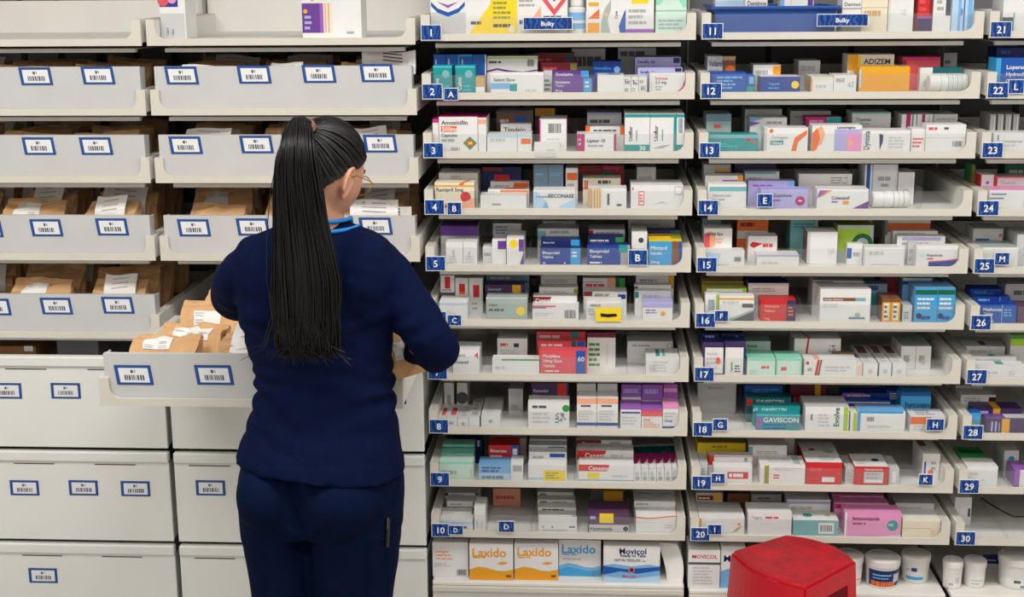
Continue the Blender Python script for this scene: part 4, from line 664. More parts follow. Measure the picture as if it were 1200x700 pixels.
22: [(1164,1222,68,1.6,6,'royal blue carton with white name','blue/royal/sky','F t .22 .68 .12 white Loperamide;F t .22 .48 .11 white Hydrochloride;F t .22 .28 .11 white Capsules;F b 0 0 .1 1 sky'), (1165,1215,52,9,6,'navy carton with red spots','navy','F d .5 .4 .1 red;F d .8 .3 .1 coral;F l .1 .6 .4 .8 1 blue')],
23: [(1163,1225,156,1.3,6,'white carton with lime leaf and blue initial','white','F t .18 .5 .16 grey Levothyrox;F b .08 .6 .1 .9 blue;F p lime .6 .1 .8 .5 .9 .6 .75 .3;F l .18 .3 .5 .4 1 lgrey;F b .6 .92 1 1 yellow')]
   +[(1158+9*i, 1165+9*i, 134, 8, 7, 'clear %s blister tube box' % w, 'grey/lgrey/grey', 'F b .2 .1 .4 .9 lgrey;F b .6 .1 .8 .9 white') for i, w in enumerate(['first','second','third','fourth'])],
24: [(1158,1225,222,1.3,6,'white carton with blue bars','white/pink/white','F b .04 .72 .3 .8 slate;F b .02 .52 .26 .6 slate;F l .6 .2 .95 .4 2 lgrey;F b 0 .96 1 1 pink'), (1136,1164,205,7.6,6,'white carton with red edges','white/white/red','F b 0 .0 .08 1 red;F b .9 0 1 1 red;F d .5 .5 .1 violet'), (1164.5,1222,207,7.6,6,'long white carton with red outline','white/grey/white','F b 0 0 .04 1 red;F b 0 .9 1 1 coral;F t .1 .45 .25 lgrey Tiotrop'), (1122,1136,193,13,5,'small green and red carton','green','F b .6 0 1 1 red'), (1175,1225,192,14,5,'dark green carton at rear','dgreen','F l .1 .4 .8 .6 1 sage')],
25: [(1143,1192,290,1.3,8,'white carton with grey top','white/sage/white','F l .1 .3 .4 .4 1 grey;F b .3 .1 .32 .9 lgrey'), (1125,1173,268,11,6,'grey white carton with blue strip','lgrey','F b .1 .1 .55 .4 blue;F d .92 .6 .1 coral;F l .2 .6 .7 .8 1 lgrey'), (1190,1230,275,4,7,'grey carton at the frame edge','lgrey','F l .2 .3 .8 .6 2 grey')],
26: [(1147,1190,357,1.3,4,'bright blue carton with pale band','blue/royal/blue','F b .6 0 .62 1 lblue;F t .1 .66 .16 white Metformin;F t .1 .46 .12 white Tablets;F l .66 .4 .95 .75 3 lblue;F d .36 .12 .06 pblue'), (1134,1182,348,5.6,4,'bright blue carton behind front one','royal/royal/blue','F b .7 0 .72 1 lblue;F l .1 .4 .6 .7 1 lblue'), (1122,1172,339,10,4,'dark blue carton at rear','royal','F l .1 .4 .8 .7 2 sky'), (1192,1225,360,1.5,5,'plum carton at the frame edge','plum','F d .4 .5 .2 coral'), (1176,1225,333,9,6,'grey carton with rounded heading','grey','F l .2 .5 .8 .7 1 dgrey')],
27: [(1132,1200,428,1.3,4,'long white carton with teal square','white','F q .7 .2 .4 lgrey;F l .1 .3 .5 .5 1 lgrey;T b .45 .2 .6 .9 teal'), (1126,1190,418,5.6,4,'grey white carton with teal square','lgrey','T b .4 .2 .55 .9 teal;F l .1 .3 .8 .6 1 grey'), (1118,1176,406,10,5,'grey carton with small teal square','lgrey','T b .4 .2 .56 .8 dteal;F l .1 .3 .8 .6 1 grey'), (1182,1225,393,8,6,'white carton with lime green top','lgrey/lime/lgrey','F b 0 .7 1 1 lime;F b 0 .9 1 1 green')],
28: [(1155,1212,491,1.3,4,'deep purple carton with gold bar and white block','dpurple/purple/dpurple','F b .32 0 .48 1 gold;F b .1 .1 .14 .8 lilac;F b .18 .1 .22 .8 lilac;F b .26 .1 .28 .7 lilac;T b .4 .1 .98 .9 lgrey;F b .8 .0 .98 .4 coral'), (1140,1196,479,5.8,5,'dark purple carton with gold bar','dpurple','F b .4 0 .55 1 gold;F b .1 .2 .3 .7 lilac;T b .4 0 .55 1 gold'), (1130,1148,484,2,8,'blue and green thin carton','sky/blue/blue','F b 0 0 .5 .5 lime;F b .5 0 1 .4 amber'), (1118,1165,463,12,6,'white carton with dark end','white','F b .8 .3 1 .8 black;F l .1 .4 .6 .7 2 grey'), (1110,1150,452,18,5,'grey carton at rear left','lgrey','F l .1 .5 .8 .7 1 grey')],
29: [(1129,1168,547,1.3,6,'white carton with pale blue line','white','F b .1 .3 .6 .36 pblue;F l .1 .6 .5 .7 1 lgrey'), (1120,1155,536,8,6,'bright green carton with pale name','green/green/green','F t .2 .55 .18 pmint Antepsin;F d .8 .3 .12 peach;T b 0 .4 1 .7 dgreen'), (1188,1203,551,1.3,6,'purple edged thin carton','white/violet/violet','F b 0 0 .4 1 violet'), (1175,1192,528,9,7,'grey carton with teal spot','lgrey','F d .5 .4 .2 teal')],
30: [(1108,1137,583,11,5,'small white carton at rear with dark tick','white','F b .8 .3 .95 .6 dgrey')],
}
ORD = ['first','second','third','fourth','fifth','sixth','seventh','eighth','ninth','tenth','eleventh','twelfth','thirteenth','fourteenth','fifteenth','sixteenth','seventeenth','eighteenth']
CLEAR = 0.106
STAND = {1: [(662, 690)], 12: [(1084, 1135)], 14: [(1018, 1068)]}      # bottles among the cartons
def place_cartons():
    for n, items in ITEMS.items():
        t = TRAY[n]; ty, tz = t.location.y, t.location.z; fz = tz+FLOOR+0.0005
        built = []
        for it in items:
            x0, x1, yt, d, dep, desc, base, ops = it
            Y = ty+d/100.0
            X0, X1 = x_at(x0, Y, fz), x_at(x1, Y, fz)
            h = at((x0+x1)/2, yt, Y).z-fz
            if n not in (1, 11, 21): h = min(h, CLEAR)
            h = max(h, 0.018)
            lo, hi = t.location.x+0.0235, t.location.x+TW-0.0235
            X0 = max(X0, lo); X1 = min(X1, hi)
            dp = min(dep/100.0*(1.7 if d < 4.5 else 1.4), ty+0.435-Y)
            built.append([X0, X1, Y, dp, h, desc, base, ops, d])
        # keep neighbours from running into each other, front to back and side to side
        built.sort(key=lambda b: b[2])
        for i, a in enumerate(built):
            for c in built[i+1:]:
                ov = min(a[1], c[1])-max(a[0], c[0])
                if ov > 0.0005 and c[2] < a[2]+a[3]:
                    if c[2]-a[2] > 0.008: a[3] = c[2]-a[2]-0.0008
                    elif ov < 0.02:
                        mid = (max(a[0], c[0])+min(a[1], c[1]))/2
                        if a[0] < c[0]: a[1] = mid-0.0004; c[0] = mid+0.0004
                        else: c[1] = mid-0.0004; a[0] = mid+0.0004
                    else: c[2] = a[2]+a[3]+0.001
        # clear dividers stand in the gaps between lanes, so nudge them to where no carton is
        front = sorted([b for b in built if b[8] < 4.5], key=lambda b: b[0]); back = sorted([b for b in built if b[8] >= 4.5], key=lambda b: b[0])
        divs = [o for o in t.children if o.name.split('.')[0] == 'divider']
        for dv in divs:
            best = None
            for k in range(-45, 46):
                xx = t.location.x+dv.location.x+k*0.0015
                bad = sum(1 for b in built if b[0]-0.0015 < xx < b[1]+0.0015)+sum(1 for s in STAND.get(n, []) if x_at(s[0], .04, fz) < xx < x_at(s[1], .04, fz))
                if best is None or (bad, abs(k)) < best[0]: best = ((bad, abs(k)), xx)
            if best[0][0] == 0: dv.location.x = best[1]-t.location.x
            else: bpy.data.objects.remove(dv)
        for row, lst in (('front', front), ('back', back)):
            for i, b in enumerate(lst):
                X0, X1, Y, dep, h, desc, base, ops, d = b
                # the artwork of a carton that stands behind another sits on its exposed upper part
                hid = max([c[4] for c in built if c[2] < Y-.01 and Y-c[2] < .12 and min(c[1], X1)-max(c[0], X0) > .45*(X1-X0)]+[0])
                top = 1.0 if not hid else max(.28, min(1.0, (h-hid)/h+.16))
                mb = carton_mesh(X1-X0, dep, h, base, ops, seed=int(X0*1000) % 997+n, top=top)
                o = mb.build('medicine_carton', loc=((X0+X1)/2, Y, fz))
                lab = '%s, %s from left at the %s of tray %s' % (desc, ORD[i], row, NUMW[n-1])
                if len(lab.replace(',', ' ').split()) > 16: lab = '%s, %s from left, %s of tray %s' % (desc, ORD[i], row, NUMW[n-1])
                tag(o, lab, 'carton')
place_cartons()
# ------------------------------------------------------------------ bottles, bin, tubs, bulky boxes
def xform(o, loc, rx=0, ry=0, rz=0): o.location = loc; o.rotation_euler = (rx, ry, rz); return o
def lying_bottle(tray, x0, x1, yc, d, r, label, stripe):
    t = TRAY[tray]; Y = t.location.y+d; z = t.location.z+FLOOR+r+0.0008
    X0, X1 = x_at(x0, Y, z), x_at(x1, Y, z); L = X1-X0
    e = tag(empty('pill_bottle', ((X0+X1)/2, Y, z)), label, 'bottle'); e.rotation_euler = (0, PI/2, 0.06)
    b = MB(); lathe(b, [(0, L*.5), (r*.93, L*.5), (r, L*.47), (r, -L*.15), (r*.8, -L*.22), (0, -L*.22)], 'tub_white'); rounded(b.build('bottle_body', e))
    b = MB(); lathe(b, [(r*1.005, L*.40), (r*1.005, -L*.1)], 'white')
    for k in range(stripe): lathe(b, [(r*1.01, L*(.36-.42*k/stripe)), (r*1.01, L*(.33-.42*k/stripe))], 'lgrey' if k % 2 else 'sage')
    rounded(b.build('wrap_label', e))
    b = MB(); lathe(b, [(0, -L*.22), (r*.95, -L*.22), (r*.97, -L*.24), (r*.95, -L*.48), (r*.85, -L*.5), (0, -L*.5)], 'white'); rounded(b.build('cap', e))
lying_bottle(12, 1087, 1132, 94, 0.04, 0.022, 'ribbed white pill bottle lying at the front of tray twelve', 7)
lying_bottle(14, 1021, 1064, 229, 0.05, 0.021, 'white pill bottle with green mark lying in tray fourteen', 3)
def small_bottle(tray, x, yb, d, r, h, label):
    t = TRAY[tray]; Y = t.location.y+d; z = t.location.z+FLOOR+0.0006
    e = tag(empty('medicine_bottle', (x_at(x, Y, z), Y, z)), label, 'bottle')
    b = MB(); lathe(b, [(0, 0), (r, 0), (r, h*.7), (r*.6, h*.78), (0, h*.78)], 'tub_white'); rounded(b.build('bottle_body', e))
    b = MB(); lathe(b, [(r*1.01, h*.15), (r*1.01, h*.6)], 'lblue'); lathe(b, [(r*1.015, h*.3), (r*1.015, h*.38)], 'white'); rounded(b.build('wrap_label', e))
    b = MB(); lathe(b, [(0, h*.78), (r*.75, h*.78), (r*.75, h), (0, h)], 'white'); rounded(b.build('cap', e))
small_bottle(1, 676, 38, 0.045, 0.022, 0.09, 'white bottle with blue band standing in tray one')
# blue bin with cartons in tray eleven
t = TRAY[11]; Y = 0.02; zf = t.location.z+FLOOR+0.0008
bx0, bx1 = BAY['D']+0.004+0.033, x_at(980, Y, zf); bh = at(900, 8, Y).z-zf
e = tag(empty('storage_bin', ((bx0+bx1)/2, Y, zf)), 'blue plastic storage bin holding white cartons in tray eleven', 'bin')
b = MB(); hw = (bx1-bx0)/2; D2 = 0.30
for s in (-1, 1): b.grid([[(s*hw*.97, 0.006, 0), (s*hw, 0, bh)], [(s*hw*.97, D2-.006, 0), (s*hw, D2, bh)]], 'bin_blue'); b.grid([[(s*(hw*.97-.003), 0.008, 0), (s*(hw-.003), 0.003, bh)], [(s*(hw*.97-.003), D2-.008, 0), (s*(hw-.003), D2-.003, bh)]], 'bin_blue')
b.grid([[(-hw*.97, .006, 0), (hw*.97, .006, 0)], [(-hw, 0, bh), (hw, 0, bh)]], 'bin_blue'); b.grid([[(-hw*.97, .009, 0), (hw*.97, .009, 0)], [(-hw, .003, bh), (hw, .003, bh)]], 'bin_blue')
b.grid([[(-hw*.97, D2-.006, 0), (hw*.97, D2-.006, 0)], [(-hw, D2, bh), (hw, D2, bh)]], 'bin_blue'); b.box(-hw*.97, hw*.97, .006, D2-.006, 0, .003, 'bin_blue')
b.build('bin_body', e)
b = MB()
for a in ((-hw-.008, hw+.008, -.01, .003), (-hw-.008, hw+.008, D2-.003, D2+.008), (-hw-.008, -hw+.003, .003, D2-.003), (hw-.003, hw+.008, .003, D2-.003)): b.box(*a, bh-.006, bh+.002, 'bin_blue')
bevel(b.build('rim', e), 0.002)
for i, (x0, x1, yt, d, desc, ops) in enumerate([(838,871,-14,.10,'plain white carton','F b 0 .6 1 .7 pblue'), (873,899,-18,.05,'white carton with dark heading','F t .1 .55 .1 ink Dentinox;F b .1 .48 .6 .52 teal'), (915,953,-20,.05,'white carton with purple mark','F b .82 .3 .98 .7 purple;F b .0 .5 .1 1 lblue;F b .3 .2 .32 1 lgrey')]):
    Yb = Y+d; X0, X1 = x_at(x0, Yb, zf+.05), x_at(x1, Yb, zf+.05); h = at((x0+x1)/2, yt, Yb).z-zf-.004
    tag(carton_mesh(X1-X0, .07, h, 'white', ops, i).build('medicine_carton', loc=((X0+X1)/2, Yb, zf+.004)), '%s standing in the blue bin' % desc, 'carton')
for i, (x0, x1, desc, base, ops) in enumerate([(986,1008,'white carton with grey band','white','F t .1 .5 .07 dgrey Dermol;F b 0 .0 1 .1 grey;F b 0 .44 1 .47 grey'), (1008.5,1039,'cream carton with fine lines','cream','F b 0 .45 1 .46 tan;F l .1 .6 .9 .85 3 tan;F l .1 .3 .8 .4 1 tan'), (1040,1069,'white carton with grey square','white','F q .5 .3 .1 lgrey;F b .05 .0 .07 1 lgrey'), (1074,1091,'crimson carton with violet foot','red','F b 0 0 1 .26 dpurple;F b .0 .26 1 .3 violet;F b .8 .3 1 1 dred;F l .1 .4 .7 .6 2 coral'), (1092,1113,'white carton with dark vertical panel','white','F b .7 .3 .98 .8 dgrey;F l .2 .4 .6 .7 3 grey'), (1114,1145,'pale blue striped carton','pblue','F b .3 0 .42 1 lblue;F b .55 0 .6 1 royal;F b .75 0 .95 1 lblue;F r .5 .3 .1 royal Nutri')]):
    Yb = 0.02; X0, X1 = x_at(x0, Yb, zf), x_at(x1, Yb, zf)
    X1 = min(X1, BAY['D']+TW-0.0185)
    tag(carton_mesh(X1-X0, .08, 0.13+.004*(i % 3), base, ops, i).build('medicine_carton', loc=((X0+X1)/2, Yb, zf)), '%s right of the blue bin in tray eleven' % desc, 'carton')
# cartons in the left top tray
t = LTR['B0']; zf = t.location.z+FLOOR+0.0006
for x0, x1, yt, d, dep, desc, ops in [(355,424,-8,.06,.09,'white carton with purple dotted panel','F b 0 .12 .3 .78 purple;F b .3 .12 .36 .78 violet;F b .38 .12 .41 .78 peach;F b .44 .12 .46 .78 gold;F b .49 .12 .505 .78 cream;F t .02 .86 .1 gold Pregabalin;F d .06 .6 .05 gold;F l .04 .2 .2 .5 3 lilac;F l .75 .1 .95 .15 1 grey'), (184,219,-30,.05,.10,'upright white carton with blue and pink badge','F b .0 .5 .72 .72 royal;F d .14 .6 .09 coral;F d .5 .62 .07 pink;F b 0 0 .95 .4 lgrey;F r .3 .06 .08 royal Calpol;F r .5 .06 .08 royal Infant')]:
    Y = d; X0, X1 = max(x_at(x0, Y, zf), t.location.x+.024), x_at(x1, Y, zf); h = at((x0+x1)/2, yt, Y).z-zf
    tag(carton_mesh(X1-X0, dep, h, 'white', ops, 3).build('medicine_carton', loc=((X0+X1)/2, Y, zf)), '%s on the top tray above the bag drawers' % desc, 'carton')
# bottom shelf boxes: x0, x1, top, depth position
zf = BOTZ+0.0006
WAVE = 'F p {0} 0 .0 1 0 1 .3 .8 .24 .6 .26 .4 .33 .2 .36 0 .28;F p {1} 0 .0 1 0 1 .2 .7 .14 .4 .22 .2 .26 0 .16'
for x0, x1, yt, d, dep, desc, base, ops in [
    (504,549,636,.03,.10,'white carton with pink lines and barcode','white','F l .1 .5 .6 .75 3 peach;F c .68 .05 .95 .22 dgrey;F d .3 .68 .02 grey;F l .05 .3 .5 .4 2 lgrey'),
    (550.5,601.5,632,.015,.10,'white and orange sachet box, left of the orange pair','white', WAVE.format('gold','amber')+';F t .07 .64 .24 amber Laxido;F l .08 .6 .5 .63 1 gold;F p peach .62 .46 .75 .52 .9 .48 .75 .42;F p gold .64 .45 .75 .5 .88 .47 .75 .43;F b .84 .08 .95 .14 brown'),
    (603,654,632,.02,.10,'white and orange sachet box, right of the orange pair','white', WAVE.format('gold','amber')+';F t .07 .66 .24 amber Laxido;F l .08 .6 .5 .63 1 gold;F p peach .62 .46 .75 .52 .9 .48 .75 .42;F p gold .64 .45 .75 .5 .88 .47 .75 .43;F b .84 .08 .95 .14 brown'),
    (655,704,632,.05,.10,'white and sky blue sachet box','white', WAVE.format('lblue','sky')+';F t .07 .64 .24 sky Laxido;F l .08 .58 .6 .62 1 lblue;F l .1 .45 .6 .5 1 lgrey;F b .8 .06 .95 .14 slate'),
    (707,773,633,.015,.10,'white box with blue waves and dark blue name','white', 'F p lblue 0 0 1 0 1 .46 .8 .5 .5 .44 .2 .5 0 .46;F p blue 0 .2 .3 .3 .6 .24 1 .34 1 .44 .7 .4 .4 .36 0 .44;F p pblue 0 0 1 0 1 .2 .5 .1 0 .16;F t .28 .78 .16 navy Movicol;F t .3 .7 .08 navy Ready_to_Take;F l .2 .58 .85 .64 2 slate;F d .5 .34 .08 orange;F d .5 .34 .05 navy;F t .34 .14 .07 coral Macrogol'),
    (806,843,645,.015,.10,'white carton with red name and dark stripe','white','F t .12 .78 .1 red MOVICOL;F b 0 .62 1 .68 dgrey;F l .15 .1 .9 .55 6 lgrey'),
    (844,872,640,.02,.10,'white carton with blue foot and navy initial','white','F b 0 0 1 .4 lblue;F p lblue 0 .4 1 .4 1 .5 .4 .48;F t .12 .64 .16 navy Mo'),
    (1150,1173,650,.16,.08,'dark and grey carton behind small tubs','lgrey','F b 0 .45 1 1 navy;F t .3 .62 .1 white Fortisip;F l .2 .1 .8 .3 2 grey')]:
    zf = (BOTZ if x0 < 800 else BOTZR)+0.0006
    Y = d; X0, X1 = x_at(x0, Y, zf), x_at(x1, Y, zf); h = min(at((x0+x1)/2, yt, Y).z-zf, ROWZ[9]-0.024-zf)
    X0 = max(X0, BAY['C']+0.002)
    tag(carton_mesh(X1-X0, dep, h, base, ops, 3).build('medicine_carton', loc=((X0+X1)/2, Y, zf)), '%s on the bottom shelf' % desc, 'carton')
# rolled white leaflet pad leaning on the bottom shelf
zf = BOTZ+0.0006
Y = 0.03; xa, xb = x_at(790, Y, zf), x_at(799, Y, zf)
b = MB(); rows = []
for i in range(9):
    v = i/8; rows.append([(-.030-.03*v+.006*math.sin(v*3), .0+.02*v, v*.105), (.012-.018*v+.010*math.sin(v*3), -.012+.02*v, v*.105), (.016-.016*v+.010*math.sin(v*3), .17, v*.105), (-.026-.03*v+.006*math.sin(v*3), .18, v*.105)])
b.grid(rows, 'paper', closed=True, cap=True)
tag(b.build('leaflet_pad', loc=((xa+xb)/2, Y, zf)), 'pad of white leaflets leaning beside the blue wave box', 'paper')
def tub(x0, x1, yt, d, label, bands, hscale=1.0):
    zf = BOTZR+0.0006
    Y = d; X0, X1 = x_at(x0, Y, zf), x_at(x1, Y, zf); r = (X1-X0)/2; cx = (X0+X1)/2
    h = min(at((x0+x1)/2, yt, Y+2*r).z-zf-0.003, ROWZ[9]-0.024-zf)
    e = tag(empty('ointment_tub', (cx, Y+r, zf)), label, 'tub')
    b = MB(); lathe(b, [(0, 0), (r*.84, 0), (r*.88, .004), (r*.95, h*.76), (0, h*.76)], 'tub_white', n=32); rounded(b.build('tub_body', e))
    if bands:
        b = MB()
        for z0, z1, a0, a1, m in bands:
            rr = [r*(.88+.07*z)*1.006 for z in (z0, z1)]
            A = [-PI/2+a0+(a1-a0)*k/14 for k in range(15)]
            b.grid([[(rr[0]*math.cos(a), rr[0]*math.sin(a), z0*h*.76) for a in A], [(rr[1]*math.cos(a), rr[1]*math.sin(a), z1*h*.76) for a in A]], m)
        rounded(b.build('wrap_label', e))
    b = MB(); lathe(b, [(0, h), (r*.9, h), (r*.96, h*.99), (r, h*.97), (r, h*.77), (r*.94, h*.765)], 'tub_white', n=32); lathe(b, [(r*.8, h+.0004), (r*.86, h+.0015), (r*.9, h+.0004)], 'tub_white', n=32); rounded(b.build('lid', e))
tub(978, 1014, 641, .03, 'white ointment tub partly hidden by the red stool', [(.2,.8,.2,1.2,'white'), (.3,.36,.3,1.1,'coral')])
tub(1016, 1058, 642, .02, 'white ointment tub with navy and orange label', [(.12,.88,-1.1,1.2,'navy'), (.12,.36,-.9,.7,'orange'), (.3,.7,.55,1.2,'lgrey'), (.62,.7,-.8,.4,'lblue'), (.48,.54,-.8,.2,'lblue')])
tub(1058, 1093, 640, .06, 'white ointment tub with small blue square', [(.2,.36,-.9,.4,'sky'), (.62,.8,-.5,-.1,'royal'), (.66,.72,-.9,-.6,'lblue')])
tub(1106, 1130, 650, .03, 'small white tub with barcode, left of the small pair', [(.1,.7,-.8,.9,'white'), (.3,.6,.1,.6,'lgrey'), (.2,.3,-.6,-.1,'grey')])
tub(1131, 1158, 649, .04, 'small white tub with green print, right of the small pair', [(.1,.6,-.8,.9,'white'), (.36,.42,-.6,.6,'sage'), (.2,.26,-.6,.3,'sage')])
tub(1174, 1218, 640, .03, 'large white tub with dark label at the right edge', [(.1,.5,-.9,.9,'white'), (.3,.42,-.4,0,'dgrey'), (.1,.2,0,.6,'slate')])
# thin black cable lying in tray thirty
t = TRAY[30]; zc = t.location.z+FLOOR+0.005
b = MB(); P = [at(1150, 584, .20), at(1162, 592, .14), at(1174, 599, .09), at(1188, 606, .06), at(1204, 606, .05), at(1230, 604, .05)]
P = [Vector((q.x, q.y, max(q.z, zc))) for q in P]; o0 = Vector((P[2].x, P[2].y, zc))
tube(b, [q-o0 for q in P], 0.0022, 'black', 8)
tag(b.build('cable', smooth=True, loc=o0), 'thin black cable lying across the dividers of tray thirty', 'cable')
# ------------------------------------------------------------------ paper bags
def bag_parts(w, t, h, seed, slip=True):
    """crumpled paper bag with folded top: body mesh and label mesh, standing on its base, front to -y"""
    rnd = random.Random(seed); off = Vector((rnd.uniform(-50, 50), rnd.uniform(-50, 50), rnd.uniform(-50, 50)))
    n, rowsN = 20, 10
    def ring(v):
        k = 1.0 if v < 0.62 else max(0.14, 1-(v-0.62)/0.38*0.86)
        wv = w*(1.0+0.03*math.sin(v*7+seed)); tt = t*k
        shift = (1-k)*t*0.30
        pts = []
        per = [(-.5,-.5),(-.3,-.5),(-.1,-.5),(.1,-.5),(.3,-.5),(.5,-.5),(.5,-.28),(.46,0),(.5,.28),(.5,.5),(.3,.5),(.1,.5),(-.1,.5),(-.3,.5),(-.5,.5),(-.5,.28),(-.46,0),(-.5,-.28)]
        for (a, b) in per:
            p = Vector((a*wv, b*tt+shift, v*h))
            nz = noise.noise_vector(p*22+off)
            n2 = noise.noise_vector(p*60+off)
            p += Vector((nz.x*0.006+n2.x*.002, (nz.y*0.014+n2.y*.005)*(0.35+v), nz.z*0.008*v))
            p.z = max(p.z, 0.0)
            pts.append(p)
        return pts
    rows = [ring(i/(rowsN-1)) for i in range(rowsN)]
    mb = MB(); mb.grid(rows, 'kraft', closed=True, cap=True)
    # folded-over flap at the top
    top = rows[-1]; fl = [[top[i]+Vector((0, -0.001, 0)) for i in range(6)], [top[i]+Vector((0, -0.010-0.002*(i % 2), -0.012)) for i in range(6)], [top[i]+Vector((0, -0.007, -0.030+0.003*math.sin(i*2+seed))) for i in range(6)]]
    mb.grid(fl, 'kraft'); mb.grid([[p+Vector((0, .001, 0)) for p in r][::-1] for r in fl], 'kraft')
    lb = MB()
    r0, r1 = (4, 8) if rnd.random() < .6 else (3, 6)
    c0, c1 = rnd.choice([(1, 3), (1, 4), (2, 4)])
    patch = [[rows[r][c]+Vector((0, -0.0022, 0)) for c in range(c0, c1+1)] for r in range(r0, r1+1)]
    lb.grid(patch, 'paper')
    for r in range(len(patch)-1):
        for c in range(len(patch[0])-1):
            if rnd.random() < .75:
                a, b, d, e = patch[r][c], patch[r][c+1], patch[r+1][c+1], patch[r+1][c]
                def q(u, v): return a*(1-u)*(1-v)+b*u*(1-v)+d*u*v+e*(1-u)*v+Vector((0, -0.0006, 0))
                for v in (.25, .6): lb.poly([q(.1, v), q(rnd.uniform(.5, .9), v), q(rnd.uniform(.5, .9), v+.14), q(.1, v+.14)], 'grey')
    sl = None
    if slip:
        sl = MB(); hw = w*rnd.uniform(.26, .42); x = rnd.uniform(-.1, .1)*w; up = rnd.uniform(.002, .010); cv = rnd.uniform(-.01, .014)
        rr = []
        for i in range(7):
            v = i/6; rr.append([Vector((x+hw*(2*u/4-1), -t*.5*(1 if v < .5 else 1-(v-.5)*1.1)-.006-cv*math.sin(v*2.5)+0.003*math.sin(u+seed), h*(.42)+v*(h*.58+up)+.004*math.sin(u*1.3+seed))) for u in range(5)])
        sl.grid(rr, 'paper'); sl.grid([[p+Vector((0, .0008, 0)) for p in r][::-1] for r in rr], 'paper')
        for v in (3, 4, 5):
            a, b = rr[v][1], rr[v][3]; sl.poly([a+Vector((0,-.001,0)), b+Vector((0,-.001,0)), b+Vector((0,-.001,.003)), a+Vector((0,-.001,.003))], 'grey')
    return mb.mesh('paper_bag'), lb.mesh('pharmacy_label'), sl.mesh('paper_slip') if sl else None
KINDS = []
for k in range(9):
    r_ = random.Random(40+k)
    KINDS.append(bag_parts(r_.uniform(.17, .23), r_.uniform(.045, .07), r_.uniform(.125, .145), k, slip=(k % 3 == 0)))
def put_bag(kind, loc, lean, rz, label, group=None, scale=(1,1,1), roll=0.0):
    body, lab, slip = KINDS[kind]
    o = link('paper_bag', body); o.location = loc; o.rotation_euler = (-lean, roll, rz); o.scale = scale
    tag(o, label, 'paper bag', group)
    link('pharmacy_label', lab, o)
    if slip: link('paper_slip', slip, o)
    return o
ROWN = ['front', 'second', 'third', 'back']
def fill(key, hs, ys, lean, seed, across=3, skip=()):
    rnd = random.Random(seed); t = LTR[key]; bx, by, bz = t.location
    bayw = 'left edge bay' if key[0] == 'A' else 'bay behind the person'
    dr = ROWW[int(key[1])]
    for ri, y in enumerate(ys):
        for i in range(across):
            k = rnd.choice([0, 3, 6, 0, 3, 6, 1, 2, 4, 5, 7, 8]); x = (TW-.05)*(i+.5)/across+.025+rnd.uniform(-.006, .006)
            s = hs[ri]*rnd.uniform(.93, 1.05); le = lean*rnd.uniform(.7, 1.3)
            lb = 'brown paper bag, %s from left in the %s row, %s drawer, %s' % (ORD[i], ROWN[ri], dr, bayw)
            put_bag(k, (bx+x, by+y+.03, bz+FLOOR+.007+.026*math.sin(le)), le, rnd.uniform(-.16, .16), lb, scale=(.82, .8, s), roll=rnd.uniform(-.06, .06))
fill('A1', [.76, .79, .80], [.03, .15, .29], .14, 1)
fill('B1', [.76, .79, .80], [.03, .15, .29], .14, 2)
fill('A2', [.78, .80, .82], [.03, .14, .27], .28, 3)
fill('B2', [.78, .80, .82], [.03, .14, .27], .28, 4)
fill('A3', [.94, 1.04, 1.12, 1.14], [.02, .12, .24, .37], .36, 5)
fill('B3', [.94, 1.04, 1.12, 1.14], [.02, .12, .24, .37], .36, 6)
fill('A4', [.94, 1.04, 1.12, 1.16], [.02, .12, .24, .37], .36, 17)
# bags in the drawer pulled out in front of the person: x, y behind its front, lean, turn, kind, scale
t = LTR['B4']; bx, by, bz = t.location
for i, (x, y, lean, rz, k, sx, sz, lab) in enumerate([
    (.116, .048, .95, .03, 4, .78, 1.00, 'squat brown paper bag nearest the drawer front, left corner, white label'),
    (.315, .050, .75, -.06, 3, .82, 1.02, 'brown paper bag with printed slip at the drawer front beside the person'),
    (.550, .050, .80, .05, 2, .82, 1.0, 'brown paper bag at the drawer front hidden before the person'),
    (.145, .165, .90, .0, 1, .80, 1.02, 'brown paper bag second from the front on the drawer left'),
    (.345, .160, .85, -.15, 5, .85, 1.12, 'brown paper bag tipped sideways behind the printed slip bag'),
    (.560, .160, .85, .08, 2, .80, 1.1, 'brown paper bag second from the front on the drawer right'),
    (.175, .275, .80, .05, 8, .85, 1.20, 'large brown paper bag with long white slip in the pulled drawer'),
    (.390, .275, .80, -.05, 7, .80, 1.2, 'brown paper bag in the drawer middle under the left sleeve'),
    (.580, .275, .80, .05, 8, .75, 1.2, 'brown paper bag mid depth at the drawer right side'),
    (.200, .375, .75, -.06, 2, .85, 1.26, 'brown paper bag with white slip near the drawer rear left'),
    (.430, .385, .70, .06, 7, .85, 1.24, 'brown paper bag near the drawer rear by the left elbow'),
    (.225, .460, .70, .0, 6, .80, 1.2, 'white fronted paper bag at the very rear of the drawer'),
    (.600, .420, .70, .0, 5, .68, 1.26, 'brown paper bag at the rear right of the pulled drawer')]):
    put_bag(k, (bx+x, by+y+.035, bz+FLOOR+.003+.03*math.sin(lean)), lean, rz, lab, scale=(sx, .9, sz))

